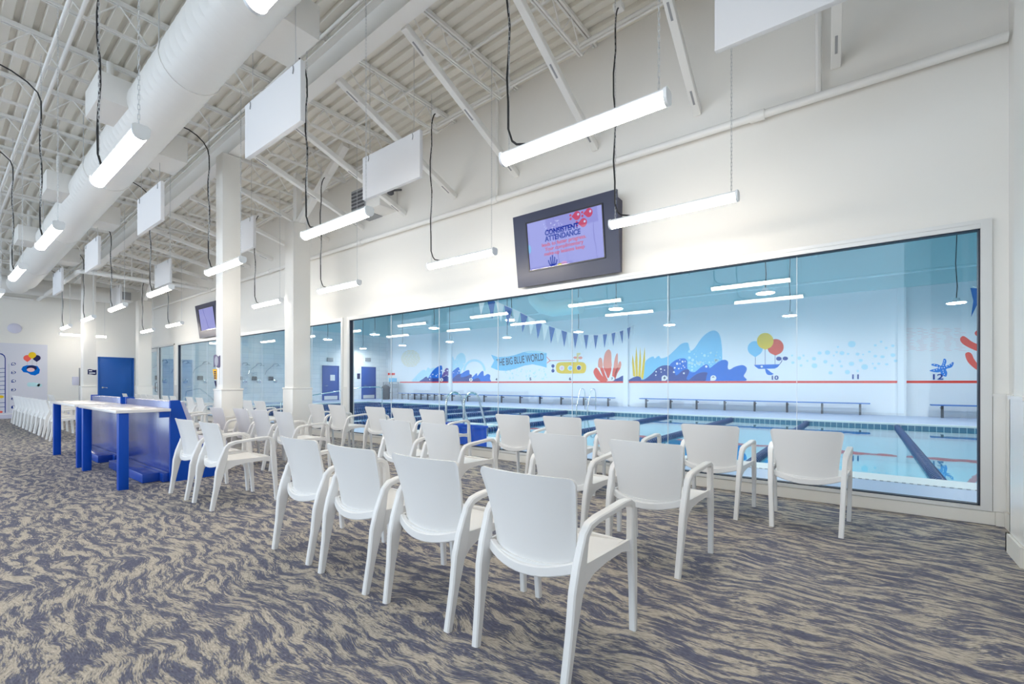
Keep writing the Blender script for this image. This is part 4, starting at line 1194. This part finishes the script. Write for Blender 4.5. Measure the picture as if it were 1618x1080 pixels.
art(r, 'tail', 'm_navy', B, [ell(440, 413, 27, 20), ell(503, 411, 27, 19), [(470, 420), (474, 424), (468, 447), (448, 470), (444, 468), (462, 444)]], 3, False)
art(r, 'eye', 'm_white', B, [ell(272, 491, 12, 10)], 4, False)
num(r, '10', B, (397, 602), .24, 'm_navy')
r = mural('bubble_mural', 'painted pale blue bubbles drifting around number 11', 1330)
bub = [(1157, 270, 38, 31), (918, 353, 26, 22), (1060, 358, 24, 19), (840, 358, 20, 16), (1020, 298, 11, 9), (785, 413, 20, 17), (640, 408, 19, 17), (577, 452, 16, 12), (658, 480, 14, 12), (790, 482, 28, 24), (897, 443, 20, 17), (720, 434, 11, 9), (965, 480, 13, 11), (1038, 440, 13, 10), (1055, 487, 14, 11), (1154, 463, 26, 20), (1245, 430, 20, 15), (1283, 494, 33, 27), (948, 552, 21, 16), (1114, 545, 25, 21), (1215, 534, 13, 11), (1385, 506, 14, 13), (1422, 462, 16, 10),
       (1008, 349, 12, 10), (1120, 366, 13, 9), (682, 382, 10, 10), (570, 382, 11, 9), (980, 382, 9, 8), (1213, 368, 20, 14), (1388, 282, 15, 10), (1445, 246, 13, 11), (1495, 308, 14, 11), (1560, 286, 17, 12), (1388, 388, 18, 13), (1458, 394, 22, 14), (1562, 378, 24, 18), (1588, 434, 18, 13), (1500, 468, 17, 10), (1330, 345, 14, 9), (1268, 372, 10, 7), (1363, 462, 9, 9)]
art(r, 'bubbles', 'm_bubble', B, [ell(*q, 16) for q in bub], 1, False)
num(r, '11', B, (1193, 593), .25, 'm_navy')

Cc = Crop(1400, 440, .16667)
r = mural('starfish_mural', 'painted blue starfish with white dots above number 12', 1488)
star = [(535, 800), (545, 762), (565, 762), (572, 790), (562, 825), (600, 812), (632, 790), (641, 805), (620, 840), (570, 857), (580, 890), (572, 925), (552, 925), (520, 905), (515, 885), (480, 888), (416, 876), (425, 865), (480, 850), (500, 842), (460, 830), (430, 820), (440, 806), (490, 812), (520, 825)]
art(r, 'body', 'm_star', Cc, [star], 1, True)
art(r, 'spots', 'm_white', Cc, [ell(x, y, 5, 5, 10) for x, y in ((458, 815), (485, 827), (508, 840), (455, 868), (480, 862), (505, 852), (530, 845), (552, 780), (548, 800), (542, 820), (620, 808), (598, 820), (575, 832), (552, 842), (540, 868), (543, 886), (552, 906))], 3, False)
num(r, '12', Cc, (483, 933), .27, 'm_navy')
r = mural('red_coral_mural', 'painted rounded red coral branches cut by the right window frame', 1535)
art(r, 'branches', 'm_coral', Cc, [[(702, 580), (712, 553), (735, 544), (765, 560), (820, 600), (900, 632), (1000, 660), (1000, 720), (890, 695), (800, 660), (730, 620)], [(750, 720), (765, 700), (790, 698), (815, 718), (840, 770), (900, 835), (1000, 870), (1000, 920), (890, 880), (820, 835), (770, 780)], [(840, 515), (860, 492), (900, 492), (980, 520), (980, 570), (900, 560), (855, 540)]], 1, True)
r = mural('dash_mural', 'faint pink dashes painted above the starfish', 1460)
dash = []
for i in range(16):
    for j in range(5):
        x = 160 + rr_.uniform(0, 60) + j * 120; y = 470 + i * 14
        dash.append([(x, y), (x + rr_.uniform(40, 90), y), (x + 60, y + 3), (x, y + 3)])
art(r, 'dashes', 'm_pink', Cc, dash, .5, False)

Dd = Crop(760, 520, .12361)
r = mural('banner_mural', 'painted light blue ribbon banner reading THE BIG BLUE WORLD', 820)
art(r, 'ribbon', 'm_light', Dd, [[(130, 325), (220, 356), (330, 350), (430, 330), (540, 292), (640, 272), (740, 276), (840, 302), (840, 490), (760, 466), (660, 446), (560, 462), (450, 500), (330, 530), (220, 525), (125, 485), (170, 402)]], 1, False)
art(r, 'ribbon_fold', 'm_bubble', Dd, [[(560, 292), (640, 272), (740, 276), (840, 302), (800, 312), (700, 300), (600, 305)]], 2, False)
v0 = Vector(wallp(Dd((200, 440)), 5)); v1 = Vector(wallp(Dd((800, 362)), 5))
mid = Vector(wallp(Dd((492, 395)), 5)); ang = math.atan2(v1.z - v0.z, v1.x - v0.x)
tx = text('lettering', 'THE BIG BLUE WORLD', .62, M['m_dark'], r, mid - origin_of(r), (PI / 2, 0, 0), .002, 1.0)
wd = tx.dimensions.x
tx.scale = ((v1 - v0).length / max(wd, .01), 1.0, 1)
tx.rotation_euler = Euler((PI / 2, -ang, 0))
art(r, 'tow_line', 'm_line', Dd, [[(840, 350), (885, 398), (1200, 393), (1200, 397), (888, 404), (842, 436), (840, 430), (878, 400), (838, 356)]], 1, False)
r = mural('submarine_mural', 'painted yellow submarine towing the banner', 900)
art(r, 'hull', 'm_yellow', Dd, [[(958, 490), (968, 445), (1000, 424), (1060, 420), (1240, 418), (1310, 424), (1340, 455), (1345, 500), (1330, 545), (1290, 562), (1100, 565), (1010, 562), (970, 540)]], 1, True)
art(r, 'portholes', 'm_white', Dd, [ell(1035, 495, 31, 33), ell(1140, 495, 32, 33), ell(1252, 490, 32, 34)], 2, False)
art(r, 'porthole_glass', 'm_navy', Dd, [ell(1252, 492, 25, 27)], 3, False)
art(r, 'porthole_glass', 'm_light', Dd, [ell(1140, 496, 22, 24)], 3, False)
art(r, 'porthole_glass', 'm_pink', Dd, [ell(1035, 496, 22, 24)], 3, False)
art(r, 'tower', 'm_sun', Dd, [[(1222, 420), (1222, 330), (1226, 302), (1270, 300), (1272, 322), (1246, 335), (1246, 420)]], 1, False)
art(r, 'bow', 'm_salmon', Dd, [ell(1205, 362, 24, 16), ell(1272, 364, 26, 18)], 3, False)
art(r, 'propeller', 'm_navy', Dd, [ell(920, 468, 20, 22), ell(920, 530, 20, 22), [(918, 490), (924, 490), (924, 510), (918, 510)]], 1, False)
r = mural('speckle_mural', 'painted small teal bubbles below the banner, by numbers 4 to 6', 830)
art(r, 'bubbles', 'm_cloud', Dd, [ell(rr_.uniform(310, 870), rr_.uniform(500, 635), rr_.choice((4, 5, 6, 9)), None, 10) for i in range(60)], 1, False)
for p, nn in (((200, 640), '4'), ((635, 636), '5'), ((1140, 633), '6')): num(r, nn, Dd, p, .22, 'm_dark')

Ee = Crop(600, 520, .11125)
r = mural('left_wave_mural', 'painted light and dark blue waves near lanes 1 and 2', 670)
art(r, 'pale_crest', 'm_pale', Ee, [[(470, 760), (520, 660), (590, 592), (640, 572), (655, 590), (685, 542), (720, 562), (780, 546), (830, 600), (840, 760)]], 1, True, True)
art(r, 'blue_wave', 'm_blue', Ee, [[(675, 760), (690, 690), (760, 582), (830, 527), (878, 515), (890, 560), (885, 640), (905, 690), (910, 760)]], 2, True, True)
art(r, 'indigo_wave', 'm_navy', Ee, [[(580, 760), (620, 700), (668, 670), (688, 690), (860, 690), (960, 660), (975, 760)]], 3, True, True)
art(r, 'plum_wave', 'm_purple', Ee, [[(880, 680), (920, 590), (950, 550), (985, 570), (985, 650), (930, 660)]], 4, True)
art(r, 'foam_dots', 'm_white', Ee, [ell(x, y, q, None, 12) for x, y, q in ((755, 640, 9), (805, 660, 9), (720, 670, 6), (822, 640, 5), (880, 585, 9), (857, 630, 7), (712, 712, 7), (962, 585, 10), (925, 600, 7), (945, 650, 7))], 5, False)
b_ = art(r, 'number_drop', 'm_white', Ee, [ell(880, 715, 24, 26)], 6, False); num(b_, '2', Ee, (880, 715), .2, 'm_dark')
num(r, '1', Ee, (518, 716), .2, 'm_light')
r = mural('right_wave_mural', 'painted rounded blue waves beside lane number 3', 740)
art(r, 'pale_crest', 'm_pale', Ee, [[(1018, 760), (1022, 420), (1040, 390), (1065, 440), (1100, 372), (1160, 335), (1208, 368), (1222, 450), (1195, 520), (1160, 600), (1150, 760)]], 1, True, True)
art(r, 'blue_wave', 'm_blue', Ee, [[(1016, 760), (1025, 620), (1080, 560), (1120, 540), (1140, 580), (1148, 632), (1220, 590), (1270, 580), (1278, 630), (1308, 650), (1312, 680), (1378, 622), (1388, 660), (1440, 602), (1472, 596), (1482, 660), (1530, 635), (1568, 650), (1565, 700), (1535, 760)]], 2, True, True)
art(r, 'indigo_wave', 'm_navy', Ee, [[(1020, 760), (1050, 690), (1110, 640), (1150, 640), (1150, 680), (1220, 670), (1290, 640), (1310, 660), (1305, 720), (1400, 690), (1400, 760)]], 3, True, True)
art(r, 'foam_dots', 'm_white', Ee, [ell(x, y, q, None, 12) for x, y, q in ((1128, 590, 9), (1050, 615, 6), (1140, 555, 6), (1110, 620, 5), (1195, 490, 8), (1100, 430, 6), (1130, 480, 6), (1085, 500, 7), (1060, 560, 5))], 5, False)
b_ = art(r, 'number_drop', 'm_white', Ee, [ell(1297, 715, 24, 26)], 6, False); num(b_, '3', Ee, (1297, 715), .2, 'm_dark')
r = mural('rainbow_mural', 'faint painted pale arc above the rounded waves', 748)
arc = [(1345 + 160 * math.cos(t), 590 - 165 * math.sin(t)) for t in [PI * i / 20 for i in range(21)]] + [(1345 + 130 * math.cos(t), 590 - 135 * math.sin(t)) for t in [PI * i / 20 for i in range(20, -1, -1)]]
art(r, 'arc', 'm_pale', Ee, [arc], .5, False)
r = mural('sun_mural', 'painted sun made of short yellow dashes at the far left', 648)
dash = []
for i in range(15):
    y = 298 + i * 16; hw = math.sqrt(max(0, 1 - ((y - 412) / 122) ** 2)) * 135
    x = 440 - hw
    while x < 440 + hw - 10:
        l = rr_.uniform(30, 55); dash.append([(x, y), (min(x + l, 440 + hw), y), (min(x + l, 440 + hw), y + 6), (x, y + 6)]); x += l + 8
art(r, 'dashes', 'm_sun', Ee, dash, 1, False)

# ------------------------------------------------------------------ things along the left end of the pool hall
def pooldoor(pxa, pxb, py, n):
    a, b = on_x(pxa, py, PX0), on_x(pxb, py, PX0)
    root = bpy.data.objects.new('door_%d' % n, None); COL.objects.link(root); root['kind'] = 'structure'; root.location = (PX0, (a.y + b.y) / 2, 0)
    z = a.z
    build('door_leaf', MB().bbox((PX0 + .002, a.y + .06, .01), (PX0 + .05, b.y - .06, z - .05), .004), M['doorblue2'], root)
    mb = MB(); mb.box((PX0, a.y, 0), (PX0 + .07, a.y + .055, z)); mb.box((PX0, b.y - .055, 0), (PX0 + .07, b.y, z)); mb.box((PX0, a.y, z - .048), (PX0 + .07, b.y, z))
    build('door_frame', mb, M['doorblue2'], root, False)
    build('kick_plate', MB().box((PX0 + .052, a.y + .12, .05), (PX0 + .056, b.y - .12, .30)), M['alu'], root, False)
    build('door_handle', MB().tube([(PX0 + .05, a.y + .18, 1.0), (PX0 + .12, a.y + .18, 1.0), (PX0 + .12, a.y + .34, 1.0)], .02), M['chrome'], root)
    return (a.y + b.y) / 2, z
pooldoor(571, 593, 579, 4)
yc, z = pooldoor(509, 535, 577, 3)
build('door_notice', MB().box((PX0 + .052, yc - .05, 1.35), (PX0 + .056, yc + .3, 1.75)), M['white'], bpy.data.objects['door_3'], False)
for px, nm, lab in ((521, 'exit_light', 'grey box above the nearer blue door of the pool hall'), (581, 'exit_light', 'grey box above the farther blue door of the pool hall')):
    q = on_x(px, 568, PX0)
    tag(build(nm, MB().bbox((PX0 + .001, q.y - .22, q.z - .12), (PX0 + .08, q.y + .22, q.z + .14), .01), M['grey']), lab, 'light')
q = on_x(566.5, 594, PX0)
tag(build('door_sign', MB().bbox((PX0 + .001, q.y - .12, q.z - .2), (PX0 + .02, q.y + .12, q.z + .2), .005), M['m_dark']), 'small dark sign left of the farther blue pool door', 'sign')
# red headed notices
for k, (pxa, pxb) in enumerate(((609, 616), (617, 624))):
    a, b = on_y(pxa, 589, PY1), on_y(pxb, 592.3, PY1)
    t = thing('safety_notice', 'white notice with red header on the pool wall, %s one' % ('left', 'right')[k], 'sign', ((a.x + b.x) / 2, PY1, b.z - .9))
    build('header', MB().box((a.x, PY1 - .02, b.z), (b.x, PY1 - .003, a.z)), M['m_line'], t, False)
    build('sheet', MB().box((a.x, PY1 - .016, b.z - .55 - .25 * k), (b.x, PY1 - .003, b.z - .005)), M['white'], t, False)
t = thing('storage_cart', 'grey equipment cart with a blue box at the left pool wall', 'cart', (-27.6, 21.3, 0))
mb = MB()
for z in (.45, .8, 1.22): mb.box((-28.3, 21.0, z), (-27.2, 21.6, z + .04))
build('shelf', mb, M['grey'], t, False)
mb = MB()
for x in (-28.28, -27.25):
    for y in (21.03, 21.57): mb.box((x - .025, y - .025, 0), (x + .025, y + .025, 1.25))
build('post', mb, M['grey'], t, False)
build('bin', MB().bbox((-28.2, 21.05, .86), (-27.3, 21.55, 1.15), .02), M['grey'], t)
tag(build('equipment_box', MB().bbox((-27.75, 21.1, 1.262), (-27.3, 21.5, 1.55), .02), M['m_light']), 'light blue box on top of the grey equipment cart', 'box')
q = on_y(609.5, 628, 20.5)
t = thing('trash_bin', 'dark grey rounded trash bin near the farther pool door', 'bin', (q.x, 20.5, 0))
build('body', MB().lathe([(.24, 0), (.30, .75), (.30, .78)], (q.x, 20.5, .005), 20), M['dgrey'], t)
build('lid', MB().lathe([(.31, .78), (.30, .86), (.18, 1.0), (.04, 1.05)], (q.x, 20.5, .006), 20), M['dgrey'], t)

# showers on the tiled left wall
sh = None
for k, px in enumerate((253, 286, 319, 381, 404, 430)):
    q = on_x(px, 600, PX0)
    lab = 'chrome shower head with valve on tiled wall, %s from the left through the glass' % ORD[k]
    if sh is None:
        sh = thing('shower', lab, 'shower', (PX0, q.y, 0), group='wall showers')
        build('arm', MB().tube([(.026, 0, 2.22), (.12, .06, 2.36), (.30, .18, 2.38), (.36, .22, 2.30)], .022, 8), M['chrome'], sh, True, True)
        build('head', MB().lathe([(.03, .08), (.13, .02), (.13, 0)], (.36, .22, 2.22), 18), M['chrome'], sh, True, True)
        build('valve', MB().lathe([(.12, 0), (.12, .03), (.05, .05), (.05, .10)], (.002, .18, 1.30), 18, 'X'), M['chrome'], sh, True, True)
        build('soap_dispenser', MB().bbox((.002, -.22, 1.36), (.13, .02, 1.58), .01), M['dgrey'], sh, True, True)
        build('hose', MB().tube([(.05, -.05, 2.2), (.06, -.35, 1.95), (.05, -.45, 1.7)], .015, 6), M['chrome'], sh, True, True)
    else: dup(sh, (PX0, q.y, 0), lab, 'wall showers')

# ------------------------------------------------------------------ daylight and colour management
w = bpy.data.worlds.new('daylight')
SC.world = w
w.use_nodes = True
bg = w.node_tree.nodes['Background']
bg.inputs['Color'].default_value = (.74, .87, 1.0, 1)
bg.inputs['Strength'].default_value = 2.4
vs = SC.view_settings
SC.display_settings.display_device = 'sRGB'
vs.view_transform = 'Standard'
vs.look = 'None'
vs.gamma = 1.0
vs.use_curve_mapping = False
vs.exposure = 0.46
SC.cycles.max_bounces = 10
SC.cycles.diffuse_bounces = 5
SC.cycles.transparent_max_bounces = 16
SC.cycles.sample_clamp_indirect = 6.0
SC.cycles.caustics_reflective = False
SC.cycles.caustics_refractive = False
